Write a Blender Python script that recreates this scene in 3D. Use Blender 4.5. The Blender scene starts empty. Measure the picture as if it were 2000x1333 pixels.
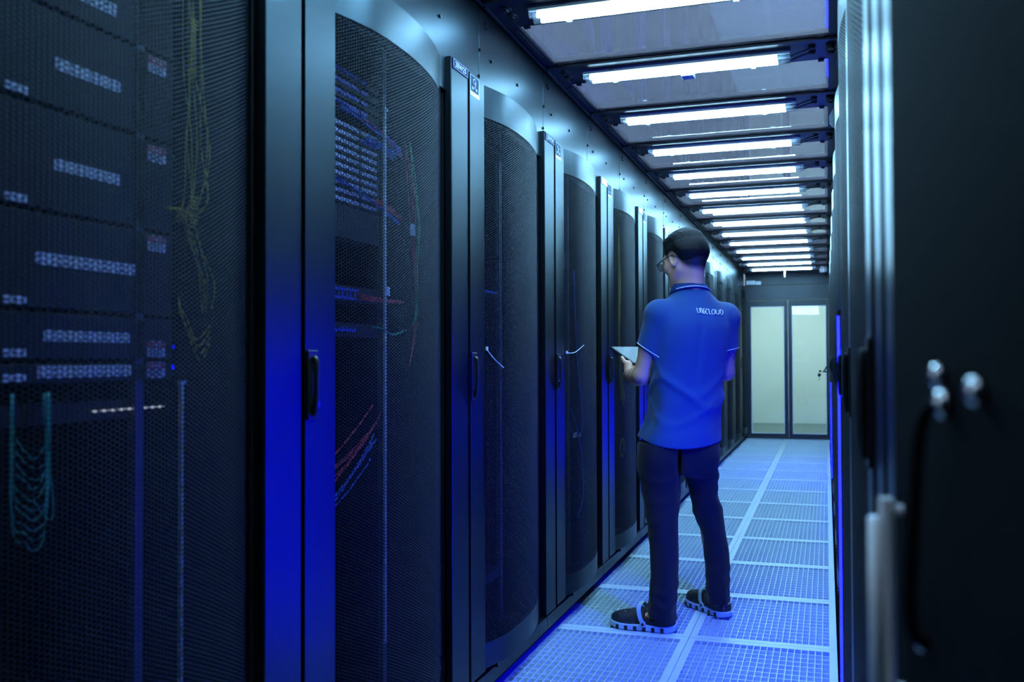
import bpy, math, random
import numpy as np
from mathutils import Vector, Matrix
random.seed(7)
rng = np.random.default_rng(7)
SC = bpy.context.scene
COL = SC.collection
PI = math.pi

# ------------------------------------------------------------------ materials
def mat(name, base=(.5, .5, .5), rough=.5, metal=0., spec=.5, var=0., vscale=12., bump=0., bscale=60.,
        rvar=0., emis=None, estr=0., coat=0., alpha=1., sheen=0., sss=0.):
    m = bpy.data.materials.new(name); m.use_nodes = True
    nt = m.node_tree; b = nt.nodes['Principled BSDF']; L = nt.links.new
    b.inputs['Base Color'].default_value = (*base, 1)
    b.inputs['Roughness'].default_value = rough
    b.inputs['Metallic'].default_value = metal
    b.inputs['Specular IOR Level'].default_value = spec
    b.inputs['Coat Weight'].default_value = coat
    b.inputs['Alpha'].default_value = alpha
    b.inputs['Sheen Weight'].default_value = sheen
    if sss:
        b.inputs['Subsurface Weight'].default_value = sss
        b.inputs['Subsurface Radius'].default_value = (.012, .005, .003)
    if emis:
        b.inputs['Emission Color'].default_value = (*emis, 1)
        b.inputs['Emission Strength'].default_value = estr
    tc = nt.nodes.new('ShaderNodeTexCoord')
    if var:
        n = nt.nodes.new('ShaderNodeTexNoise'); n.inputs['Scale'].default_value = vscale; n.inputs['Detail'].default_value = 4
        L(tc.outputs['Object'], n.inputs['Vector'])
        r = nt.nodes.new('ShaderNodeMix'); r.data_type = 'RGBA'
        r.inputs[6].default_value = (*[c * (1 - var) for c in base], 1)
        r.inputs[7].default_value = (*[min(1, c * (1 + var)) for c in base], 1)
        L(n.outputs['Fac'], r.inputs[0]); L(r.outputs[2], b.inputs['Base Color'])
    if rvar:
        n = nt.nodes.new('ShaderNodeTexNoise'); n.inputs['Scale'].default_value = 3.5; n.inputs['Detail'].default_value = 6
        L(tc.outputs['Object'], n.inputs['Vector'])
        r = nt.nodes.new('ShaderNodeMapRange'); r.inputs[3].default_value = rough - rvar; r.inputs[4].default_value = rough + rvar
        L(n.outputs['Fac'], r.inputs[0]); L(r.outputs[0], b.inputs['Roughness'])
    if bump:
        n = nt.nodes.new('ShaderNodeTexNoise'); n.inputs['Scale'].default_value = bscale; n.inputs['Detail'].default_value = 3
        L(tc.outputs['Object'], n.inputs['Vector'])
        bp = nt.nodes.new('ShaderNodeBump'); bp.inputs['Strength'].default_value = bump; bp.inputs['Distance'].default_value = .002
        L(n.outputs['Fac'], bp.inputs['Height']); L(bp.outputs['Normal'], b.inputs['Normal'])
    return m

def pane_mat(name, tint, trans, gl_rough, diff=(.8, .85, .9), boost=1.0):
    """clear / milky sheet: transparent + translucent, with a fresnel gloss on top"""
    m = bpy.data.materials.new(name); m.use_nodes = True
    nt = m.node_tree; nt.nodes.clear(); N = nt.nodes.new; L = nt.links.new
    out = N('ShaderNodeOutputMaterial'); t = N('ShaderNodeBsdfTransparent'); t.inputs[0].default_value = (*tint, 1)
    tr = N('ShaderNodeBsdfTranslucent'); tr.inputs[0].default_value = (*diff, 1)
    g = N('ShaderNodeBsdfGlossy'); g.inputs['Roughness'].default_value = gl_rough
    a = N('ShaderNodeMixShader'); a.inputs[0].default_value = 1 - trans
    L(t.outputs[0], a.inputs[1]); L(tr.outputs[0], a.inputs[2])
    f = N('ShaderNodeFresnel'); f.inputs[0].default_value = 1.5
    mu = N('ShaderNodeMath'); mu.operation = 'MULTIPLY'; mu.inputs[1].default_value = boost; mu.use_clamp = True
    L(f.outputs[0], mu.inputs[0])
    b = N('ShaderNodeMixShader'); L(mu.outputs[0], b.inputs[0]); L(a.outputs[0], b.inputs[1]); L(g.outputs[0], b.inputs[2])
    L(b.outputs[0], out.inputs[0])
    return m

M = {}
M['paint'] = mat('black_powder_coat', (.042, .056, .065), .38, 1., .5, var=.06, vscale=5, rvar=.03)
M['paintd'] = mat('dark_cabinet_steel', (.006, .007, .009), .6, 0., .25)
M['mesh'] = mat('perforated_steel', (.014, .018, .022), .48, .5, .18)
M['wall'] = mat('dark_sheet_panel', (.029, .041, .051), .35, 1., .5, var=.08, vscale=3, rvar=.02)
M['ceil'] = mat('black_ceiling_frame', (.016, .018, .024), .42, .3, .5, rvar=.05)
M['rubber'] = mat('black_rubber', (.008, .008, .009), .55)
M['floor'] = mat('pale_floor_grating', (.47, .60, .67), .42, 0., .5, var=.06, vscale=8, rvar=.06)
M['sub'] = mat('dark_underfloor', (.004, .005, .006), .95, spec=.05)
M['chrome'] = mat('chrome', (.75, .78, .8), .16, 1.)
M['plastic_black'] = mat('black_plastic', (.012, .013, .015), .32)
M['white_label'] = mat('white_label', (.72, .78, .86), .5, var=.06, vscale=300)
M['plate'] = mat('navy_name_plate', (.006, .010, .075), .6, spec=.15)
M['ink'] = mat('white_lettering', (.80, .84, .92), .5)
M['red'] = mat('red_print', (.42, .02, .03), .5)
M['silver'] = mat('silver_foil', (.42, .46, .50), .35, .8)
M['stick_blue'] = mat('sticker_blue', (.010, .030, .08), .6, spec=.2)
M['chassis'] = mat('dark_chassis_front', (.020, .028, .036), .55, .1, .3, bump=.2, bscale=300)
M['chassis_dark'] = mat('chassis_seam', (.004, .004, .005), .7)
M['yellow'] = mat('yellow_fiber_jacket', (.75, .56, .03), .5)
M['teal'] = mat('aqua_fiber_jacket', (.05, .42, .36), .5)
M['bluec'] = mat('blue_cable_jacket', (.02, .10, .55), .5)
M['redc'] = mat('red_cable_jacket', (.55, .03, .05), .5)
M['greenc'] = mat('green_cable_jacket', (.03, .40, .22), .5)
M['whitec'] = mat('white_nylon', (.75, .78, .8), .45)
M['rail'] = mat('zinc_rail', (.09, .11, .13), .45, .5)
M['rod'] = mat('pale_rod', (.70, .78, .84), .4)
M['port'] = mat('pale_port_strip', (.50, .55, .80), .45, var=.2, vscale=150)
M['bstrip'] = mat('blue_lit_paint', (.05, .08, .60), .4, var=.2, vscale=150)  # blue light on the strips is put into the base colour
M['glass_door'] = pane_mat('door_glass', (.93, .98, .96), .97, .02, boost=1.0)
M['poly'] = pane_mat('milky_polycarbonate', (.92, .95, 1.), .74, .03, (.80, .84, .92), boost=1.5)
M['clear'] = pane_mat('clear_plastic', (.95, .97, 1.), .85, .05)
M['led'] = mat('lit_led_strip', (.9, .95, 1.), .3, emis=(.28, .67, 1.), estr=122.)
M['ledside'] = mat('glowing_tube_side', (.9, .95, 1.), .3, emis=(.55, .82, 1.), estr=5.)
M['blue_tube'] = mat('lit_blue_tube', (.1, .1, .6), .3, emis=(.00010, .00013, 1.), estr=400.)
M['house'] = mat('lamp_channel', (.55, .6, .65), .35, .4)
M['white_wall'] = mat('pale_green_white_wall', (.70, .78, .74), .6, var=.03, vscale=2)
M['white_plastic'] = mat('white_plastic', (.86, .88, .90), .35)
M['slab'] = mat('pale_slab', (.50, .53, .56), .8, var=.12, vscale=1.5)
M['duct'] = mat('grey_tray', (.16, .18, .22), .6)
M['door_frame'] = mat('charcoal_door_frame', (.030, .034, .040), .42, .3, .5, rvar=.05)
M['dark_leaf'] = mat('near_black_door', (.002, .003, .004), .9, 0., .05)
M['beige_floor'] = mat('pale_corridor_floor', (.13, .18, .165), .5)

# ------------------------------------------------------------------ object helpers
def tag(o, label=None, cat=None, group=None, kind=None):
    if label: o['label'] = label
    if cat: o['category'] = cat
    if group: o['group'] = group
    if kind: o['kind'] = kind
    return o
def empty(name, loc=(0, 0, 0), rz=0.):
    o = bpy.data.objects.new(name, None); COL.objects.link(o)
    o.location = loc; o.rotation_euler = (0, 0, rz); o.empty_display_size = .05
    return o
def mesh_obj(name, me, parent=None):
    o = bpy.data.objects.new(name, me); COL.objects.link(o)
    if parent is not None: o.parent = parent
    return o
def dup(o, parent=None):
    c = o.copy(); COL.objects.link(c)
    if parent is not None: c.parent = parent
    for ch in list(o.children): dup(ch, c)
    return c

class MB:
    def __init__(s): s.v = []; s.f = []; s.mi = []; s.cur = 0
    def add(s, vs, fs):
        n = len(s.v); s.v += [tuple(p) for p in vs]; s.f += [tuple(i + n for i in q) for q in fs]; s.mi += [s.cur] * len(fs); return s
    def mat(s, i): s.cur = i; return s
    def box(s, x0, x1, y0, y1, z0, z1):
        vs = [(x, y, z) for x in (x0, x1) for y in (y0, y1) for z in (z0, z1)]
        return s.add(vs, [(0, 1, 3, 2), (4, 6, 7, 5), (0, 4, 5, 1), (2, 3, 7, 6), (0, 2, 6, 4), (1, 5, 7, 3)])
    def prism(s, poly, z0, z1):
        n = len(poly); vs = [(x, y, z0) for x, y in poly] + [(x, y, z1) for x, y in poly]
        fs = [tuple(range(n - 1, -1, -1)), tuple(range(n, 2 * n))] + [(i, (i + 1) % n, (i + 1) % n + n, i + n) for i in range(n)]
        return s.add(vs, fs)
    def tube(s, path, r, n=8, caps=True):
        P = [Vector(p) for p in path]; rr = r if isinstance(r, (list, tuple)) else [r] * len(P)
        vs = []; up = None
        for i, p in enumerate(P):
            t = (P[min(i + 1, len(P) - 1)] - P[max(i - 1, 0)]).normalized()
            if up is None:
                up = Vector((0, 0, 1)) if abs(t.z) < .9 else Vector((1, 0, 0))
            a = (up - t * up.dot(t)).normalized(); up = a; b = t.cross(a)
            for k in range(n):
                an = 2 * PI * k / n; vs.append(p + (a * math.cos(an) + b * math.sin(an)) * rr[i])
        fs = []
        for i in range(len(P) - 1):
            for k in range(n):
                fs.append((i * n + k, i * n + (k + 1) % n, (i + 1) * n + (k + 1) % n, (i + 1) * n + k))
        if caps: fs += [tuple(range(n - 1, -1, -1)), tuple(range((len(P) - 1) * n, len(P) * n))]
        return s.add(vs, fs)
    def cyl(s, p, q, r, n=14): return s.tube([p, q], r, n)
    def ball(s, c, r, nu=16, nv=10):
        r = r if isinstance(r, (list, tuple)) else (r, r, r)
        vs = []; fs = []
        for j in range(nv + 1):
            ph = PI * j / nv
            for i in range(nu):
                th = 2 * PI * i / nu
                vs.append((c[0] + r[0] * math.sin(ph) * math.cos(th), c[1] + r[1] * math.sin(ph) * math.sin(th), c[2] + r[2] * math.cos(ph)))
        for j in range(nv):
            for i in range(nu):
                fs.append((j * nu + i, (j + 1) * nu + i, (j + 1) * nu + (i + 1) % nu, j * nu + (i + 1) % nu))
        return s.add(vs, fs)
    def xform(s, mtx):
        s.v = [tuple(mtx @ Vector(p)) for p in s.v]; return s
    def build(s, name, m, parent=None, smooth=False, bevel=0.):
        me = bpy.data.meshes.new(name); me.from_pydata(s.v, [], s.f)
        for x in (m if isinstance(m, (list, tuple)) else [m]): me.materials.append(x)
        if isinstance(m, (list, tuple)): me.polygons.foreach_set('material_index', s.mi)
        if smooth: me.polygons.foreach_set('use_smooth', [True] * len(me.polygons))
        me.update()
        o = mesh_obj(name, me, parent)
        if bevel:
            b = o.modifiers.new('edge', 'BEVEL'); b.width = bevel; b.segments = 2; b.limit_method = 'ANGLE'
        return o

def np_mesh(name, V, F, m, parent=None, smooth=True):
    me = bpy.data.meshes.new(name)
    V = np.asarray(V, np.float32); F = np.asarray(F, np.int32); k = F.shape[1]
    me.vertices.add(len(V)); me.vertices.foreach_set('co', V.ravel())
    me.loops.add(F.size); me.loops.foreach_set('vertex_index', F.ravel())
    me.polygons.add(len(F)); me.polygons.foreach_set('loop_start', np.arange(0, F.size, k, dtype=np.int32))
    me.polygons.foreach_set('use_smooth', np.full(len(F), smooth))
    me.update(calc_edges=True); me.validate()
    for x in (m if isinstance(m, (list, tuple)) else [m]): me.materials.append(x)
    return mesh_obj(name, me, parent)

def text_mesh(name, body, size, m, parent, mtx, depth=.0006, squeeze=1.):
    cu = bpy.data.curves.new(name, 'FONT'); cu.body = body; cu.size = size; cu.extrude = depth; cu.resolution_u = 3
    cu.align_x = 'CENTER'; cu.align_y = 'CENTER'
    t = bpy.data.objects.new(name + '_tmp', cu); COL.objects.link(t)
    dg = bpy.context.evaluated_depsgraph_get()
    me = bpy.data.meshes.new_from_object(t.evaluated_get(dg))
    bpy.data.objects.remove(t); bpy.data.curves.remove(cu)
    me.transform(Matrix.Diagonal((squeeze, 1, 1, 1))); me.transform(mtx); me.materials.clear(); me.materials.append(m); me.name = name
    return mesh_obj(name, me, parent)

def catenary(p, q, sag, n=10, wob=0.):
    out = []
    for i in range(n + 1):
        t = i / n; v = Vector(p).lerp(Vector(q), t); v.z -= sag * 4 * t * (1 - t)
        if wob and 0 < i < n: v += Vector((rng.normal() * wob, rng.normal() * wob, rng.normal() * wob))
        out.append(v)
    return out
def smooth_path(pts, n=6):
    P = [Vector(p) for p in pts]; out = []
    for i in range(len(P) - 1):
        a = P[max(i - 1, 0)]; b = P[i]; c = P[i + 1]; d = P[min(i + 2, len(P) - 1)]
        for k in range(n):
            t = k / n
            out.append(.5 * ((2 * b) + (-a + c) * t + (2 * a - 5 * b + 4 * c - d) * t * t + (-a + 3 * b - 3 * c + d) * t ** 3))
    out.append(P[-1]); return out
# ------------------------------------------------------------------ the setting
XL, XS, XR = -1.177, -.5695, .030          # floor: left edge, centre seam, right edge
YD = 10.98                                  # the glass doors at the far end
Y0 = 3.097                                  # a floor joint; joints every 0.6 m

def build_floor():
    b = MB()
    NX, NY, FR, DEP = 20, 13, .030, .028
    def bar(ax, c, lo, hi, wt, wb):
        # trapezoid bar, thin at the top: ax 0 runs along X, 1 runs along Y
        z0, z1 = -DEP, 0.
        q = [(-wb, z0), (wb, z0), (wt, z1), (-wt, z1)]
        if ax: vs = [(c + d, lo, z) for d, z in q] + [(c + d, hi, z) for d, z in q]
        else: vs = [(lo, c + d, z - .0006) for d, z in q] + [(hi, c + d, z - .0006) for d, z in q]
        b.add(vs, [(0, 1, 5, 4), (1, 2, 6, 5), (2, 3, 7, 6), (3, 0, 4, 7)])
    for k in range(-5, 13):
        ya, yb = Y0 + .6 * k + .001, Y0 + .6 * k + .599
        for xa, xb in ((XL, XS - .001), (XS + .001, XR)):
            b.box(xa, xb, ya, ya + FR, -.03, 0); b.box(xa, xb, yb - FR, yb, -.03, 0)
            b.box(xa, xa + FR, ya + FR, yb - FR, -.03, 0); b.box(xb - FR, xb, ya + FR, yb - FR, -.03, 0)
            ix, iy = xb - xa - 2 * FR, yb - ya - 2 * FR
            for i in range(1, NX): bar(1, xa + FR + ix * i / NX, ya + FR, yb - FR, .0018, .0062)
            for j in range(1, NY): bar(0, ya + FR + iy * j / NY, xa + FR, xb - FR, .0022, .0095)
    b.box(XL, XR + .02, Y0 + 7.8 + .001, YD + .02, -.03, 0)
    o = b.build('floor', M['floor']); tag(o, 'pale perforated grating floor of the aisle', kind='structure')
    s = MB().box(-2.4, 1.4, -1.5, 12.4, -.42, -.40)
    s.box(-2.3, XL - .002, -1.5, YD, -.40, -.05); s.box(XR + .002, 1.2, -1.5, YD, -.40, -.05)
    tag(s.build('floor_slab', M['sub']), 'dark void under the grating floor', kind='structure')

ZC = 2.404                                  # underside of the ceiling frames
XCL, XCR = -1.154, .078
PX0, PX1 = -1.0955, .020
def pane_y(k): return 3.161 + .6 * k, 3.528 + .6 * k
def build_ceiling():
    b = MB()
    for k in range(-5, 14):
        a, c = pane_y(k); n0 = pane_y(k + 1)[0]
        if n0 > YD: n0 = YD
        c = min(c, YD)
        # side rails of this bay
        b.box(XCL, PX0, a - .22, c + .014, ZC, ZC + .05); b.box(PX1, XCR, a - .22, c + .014, ZC, ZC + .05)
        # raised lip round the pane and the flat lamp beam
        b.box(PX0, PX1, c, n0, ZC + .004, ZC + .05)
        b.box(XCL + .004, XCR - .004, c + .006, c + .020, ZC - .009, ZC)
        b.box(XCL + .004, XCR - .004, c + .026, c + .034, ZC - .006, ZC)
        b.box(XCL + .008, XCL + .016, a - .20, c + .010, ZC - .012, ZC)
        b.box(XCR - .016, XCR - .008, a - .20, c + .010, ZC - .012, ZC)
        b.box(PX0 - .02, PX0 - .012, a + .01, c - .01, ZC - .006, ZC)
        for x in (PX1 - .03, PX0 + .03):
            b.box(x - .012, x + .012, a - .004, a + .008, ZC - .003, ZC + .004)
            b.box(x - .012, x + .012, c - .008, c + .004, ZC - .003, ZC + .004)
    ce = b.build('ceiling', M['ceil']); tag(ce, 'black framed ceiling of the aisle with milky panes', kind='structure')
    for k in range(-5, 13):
        a, c = pane_y(k); c = min(c, YD)
        # flat sheet lying on the frame, with thickness
        p = MB().box(PX0 - .01, PX1 + .01, a - .01, c + .01, ZC + .012, ZC + .018).build('pane', M['poly'], ce)
    g = MB()
    for k in range(-4, 13):
        y = 3.04 + .6 * k
        for x in (-1.085, -.045, .028):
            for dy in ((-.024, .030) if x < .02 else (-.028, .022)):
                z = ZC + .004
                g.cyl((x, y + dy, z), (x, y + dy, z - .006), .020 if x > .02 or x < -1 else .015, 14)
                if x > .02: g.cyl((x, y + dy, z - .006), (x, y + dy, z - .022), .014, 12)
                g.cyl((x, y + dy, z - .006), (x, y + dy, z - .012), .010 if x < .02 else .017, 12)
    g.build('grommet', M['rubber'], ce, smooth=False)

def build_walls():
    # screwed sheet panels between rack tops and ceiling; joints every 0.6 m
    for nm, x0, x1, sx in (('wall_left', -1.164, -1.154, 1), ('wall_right', .090, .10, -1)):
        b = MB(); s = MB()
        for k in range(-5, 14):
            y = 2.344 + .6 * k
            yb = min(y + .5985, YD)
            if y > YD: break
            b.box(x0, x1, y + .0015, yb, 2.02, ZC + .05)
            xf = x1 if sx > 0 else x0
            for dy, z in ((.006, 2.244), (.095, 2.237), (.33, 2.237), (.05, 2.352), (.06, 2.340), (.0, 2.15)):
                if y + dy + .01 < YD:
                    s.cyl((xf, y + dy, z), (xf + sx * .006, y + dy, z), .0055, 10)
        w = b.build(nm, M['wall'], bevel=.0012); tag(w, 'dark screwed sheet panels above the racks', kind='structure')
        s.build('screw', M['plastic_black'], w)
        MB().box(x0 - sx * .004, x0 - sx * .002, -.7, YD, 2.02, ZC + .05).build('backing', M['chassis_dark'], w)

def build_far_end():
    # wall and transom over the doors
    b = MB().box(-1.75, .75, YD + .012, YD + .085, 2.24, 2.66); b.box(-1.75, -1.302, YD + .012, YD + .085, -.05, 2.239); b.box(.302, .75, YD + .012, YD + .085, -.05, 2.239)
    b.box(-1.22, .14, YD, YD + .012, 2.236, 2.243)
    tag(b.build('wall_far', M['door_frame'], bevel=.002), 'charcoal wall over the far glass doors', kind='structure')
    t = MB().box(-1.135, .066, YD - .006, YD + .07, 2.018, 2.232)
    t.box(-1.135, -1.105, YD - .006, YD + .07, .0, 2.018); t.box(.035, .066, YD - .006, YD + .07, .0, 2.018)
    t.box(-1.135, .066, YD + .0, YD + .07, .0, .018)
    t.box(-1.30, -1.135, YD - .004, YD + .09, 0, 2.232); t.box(.066, .30, YD - .004, YD + .09, 0, 2.232)
    tag(t.build('trim_1', M['door_frame'], bevel=.002), 'charcoal frame round the far glass doors', kind='structure')
    for i, (x0, x1, hx) in enumerate(((-1.104, -.539, -1), (-.533, .034, 1))):
        d = MB()
        pa, pb = (x0 + .034, x1 - .052) if i == 0 else (x0 + .052, x1 - .034)
        z0, z1, zt = .020, 2.012, 1.926
        d.box(x0, pa, YD, YD + .045, z0, z1); d.box(pb, x1, YD, YD + .045, z0, z1)
        d.box(pa, pb, YD, YD + .045, z0, .075); d.box(pa, pb, YD, YD + .045, zt, z1)
        o = d.build('door_%d' % (i + 1), M['door_frame'], bevel=.002)
        tag(o, ('left' if i == 0 else 'right') + ' leaf of the glass double door at the end of the aisle', kind='structure')
        e = MB(); w = .010
        e.box(pa, pa + w, YD + .006, YD + .03, .075, zt); e.box(pb - w, pb, YD + .006, YD + .03, .075, zt)
        e.box(pa + w, pb - w, YD + .006, YD + .03, .075, .075 + w); e.box(pa + w, pb - w, YD + .006, YD + .03, zt - w, zt)
        e.build('glass_bead', M['white_plastic'], o)
        MB().box(pa + .002, pb - .002, YD + .018, YD + .024, .078, zt - .002).build('pane', M['glass_door'], o)
        hx0 = (pb + .014) if i == 0 else (pa - .034)
        h = MB().box(hx0, hx0 + .020, YD - .004, YD + .002, 1.03, 1.13)
        h.build('recessed_pull', M['plastic_black'], o, bevel=.003)
    # corridor behind the doors
    YB = 13.65
    c = MB().box(-1.7, .7, YB, YB + .05, -.02, 2.7)
    tag(c.build('wall_back', M['white_wall']), 'pale corridor wall seen through the glass doors', kind='structure')
    c = MB().box(-1.7, -1.65, YD + .1, YB, -.02, 2.7); c.box(.65, .7, YD + .1, YB, -.02, 2.7)
    tag(c.build('wall_side', M['white_wall']), 'pale side walls of the corridor', kind='structure')
    c = MB().box(-1.7, .7, YD + .09, YB, -.03, -.001)
    tag(c.build('floor_back', M['beige_floor']), 'pale corridor floor', kind='structure')
    c = MB().box(-1.7, .7, YD + .09, YB + .05, 2.6, 2.65)
    tag(c.build('ceiling_back', M['white_wall']), 'white corridor ceiling', kind='structure')
    v = MB().box(-.57, -.22, YB - .02, YB, 1.97, 2.12)
    ve = v.build('air_vent', M['white_plastic'], bevel=.003)
    tag(ve, 'white louvred air vent high on the corridor wall behind the right glass door', 'vent')
    l = MB()
    for z in (1.99, 2.02, 2.05, 2.08): l.box(-.56, -.23, YB - .028, YB - .019, z, z + .006)
    l.build('louvre', M['duct'], ve)
    return

def build_plenum():
    s = MB().box(-4.5, 3.5, -2.5, 14.6, 3.45, 3.5)
    tag(s.build('ceiling_slab', M['slab']), 'pale slab of the hall above the milky panes', kind='structure')
    d = MB()
    for y in (1.2, 3.4, 5.0, 7.7, 9.2): d.box(-4.5, 3.5, y, y + .16, 3.18, 3.30)
    for x in (-1.35, -.95, -.35): d.box(x, x + .07, -2.5, 14.6, 3.34, 3.40)
    d.box(-.62, -.5, -2.5, 14.6, 2.95, 3.02)
    for y in (3.9, 5.3, 6.9, 8.6, 10.4):
        for x in (-1.55, -1.30, -1.24, -.98, -.62, -.50, -.20):
            q = y + .35 * math.sin(x * 9 + y); d.cyl((x, q, 2.72), (x, q, 3.45), .011, 8)
    tag(d.build('trim_5', M['duct']), 'grey trays and beams above the milky panes', kind='structure')
    w = MB().box(-4.5, -4.45, -2.5, 14.6, -.4, 3.5); w.box(3.45, 3.5, -2.5, 14.6, -.4, 3.5); w.box(-4.5, 3.5, 14.55, 14.6, -.4, 3.5)
    tag(w.build('wall_outer', M['slab']), 'walls of the hall round the aisle', kind='structure')
    w = MB().box(-4.5, 3.5, -2.5, -2.45, -.4, 3.5)
    tag(w.build('wall_near', M['dark_leaf']), 'dark wall behind the camera', kind='structure')

ORD = ['first', 'second', 'third', 'fourth', 'fifth', 'sixth', 'seventh', 'eighth', 'ninth', 'tenth', 'eleventh', 'twelfth', 'thirteenth', 'fourteenth', 'fifteenth', 'sixteenth', 'seventeenth']
def build_lights():
    x0, x1 = -1.000, -.130
    ztop = ZC + .004
    def led_light():
        root = empty('led_tube_light')
        for dy in (-.016, .026):
            MB().box(x0, x1, dy - .012, dy + .012, ztop - .019, ztop - .0005).build('channel', M['house'], root)
            t = MB(); zt = ztop - .030; rr = .0105
            ring = [(dy + rr * math.sin(a), zt - rr * math.cos(a)) for a in np.radians([-54, -18, 18, 54, 100, 150, 210, 260])]
            t.add([(x, y, z) for x in (x0 + .03, x1 - .05) for y, z in ring], [])
            for q in range(8):
                t.mat(0 if q < 3 else 1); t.add([], []); t.f.append((q, (q + 1) % 8, (q + 1) % 8 + 8, q + 8)); t.mi.append(t.cur)
            to = t.build('led_tube', [M['led'], M['ledside']], root)
            MB().cyl((x0 + .002, dy, zt), (x0 + .03, dy, zt), .0112, 10).build('end_cap', M['clear'], to)
            MB().cyl((x1 - .05, dy, zt), (x1 + .0, dy, zt), .0112, 10).build('end_cap', M['clear'], to)
            for xc in (x0 + .12, x1 - .16):
                MB().box(xc, xc + .02, dy - .0135, dy + .0135, ztop - .043, ztop - .006).build('clip', M['clear'], to)
            MB().tube(smooth_path([(x1, dy, zt), (x1 + .03, dy, ztop - .018), (x1 + .085, dy, ztop - .004)]), .0028, 6).build('cable', M['plastic_black'], root)
        return root
    proto = None
    n = 0
    ks = list(range(-3, 13))
    for k in ks:
        o = led_light() if proto is None else dup(proto)
        if proto is None: proto = o
        o.location = (0, 3.04 + .6 * k, 0)
        tag(o, '%s twin LED tube lamp counting from the camera, on its black ceiling beam' % ORD[n] if k < 12 else
            'lit twin LED tube lamp on the last ceiling beam, nearest the glass doors', 'ceiling light', 'twin LED tube lamps along the aisle ceiling')
        n += 1
    # small white detectors clipped beside the tubes
    def sensor(y, x, label):
        b = MB().box(x - .028, x + .028, y + .045, y + .095, ztop - .040, ztop - .010)
        o = b.build('detector', M['white_plastic'], bevel=.004); tag(o, label, 'sensor', 'white detectors on the ceiling beams')
        MB().box(x - .056, x - .028, y + .055, y + .085, ztop - .022, ztop - .0005).build('bracket', M['clear'], o)
        MB().box(x + .028, x + .056, y + .055, y + .085, ztop - .022, ztop - .0005).build('bracket', M['clear'], o)
        s = MB()
        for i in range(3):
            s.box(x - .022 + i * .016, x - .012 + i * .016, y + .044, y + .0452, ztop - .034, ztop - .016)
        s.build('grille', M['duct'], o)
    sensor(3.04, -.56, 'white detector with clear brackets beside the nearer lamp tubes')
    sensor(3.04 + 4 * .6, -.58, 'smaller looking white detector farther along the ceiling lamps')
    r = MB().cyl((-.54, 10.30, ZC), (-.54, 10.30, ZC - .13), .010, 12)
    r.cyl((-.54, 10.30, ZC - .0), (-.54, 10.30, ZC - .012), .022, 12)
    tag(r.build('sprinkler_drop', M['white_plastic']), 'short white rod hanging from the ceiling before the far doors', 'sprinkler')
    cam = MB().cyl((-.02, 10.55, ZC), (-.02, 10.55, ZC - .055), .062, 20)
    co = cam.build('dome_camera', M['white_plastic'], bevel=.004); tag(co, 'white dome camera under the ceiling at the far right', 'camera')
    MB().ball((-.02, 10.55, ZC - .055), (.046, .046, .046), 16, 10).build('dome', M['plastic_black'], co, smooth=True)
    e = MB().box(-1.128, -1.00, YD - .04, YD + .012, 2.248, 2.308)
    eo = e.build('emergency_light', M['white_plastic'], bevel=.004); tag(eo, 'white box light on the far wall above the left glass door', 'light')
    MB().box(-.995, -.915, YD - .03, YD + .012, 2.244, 2.296).build('lamp_head', M['white_plastic'], eo, bevel=.004)

build_floor(); build_ceiling(); build_walls(); build_far_end(); build_plenum(); build_lights()
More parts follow.
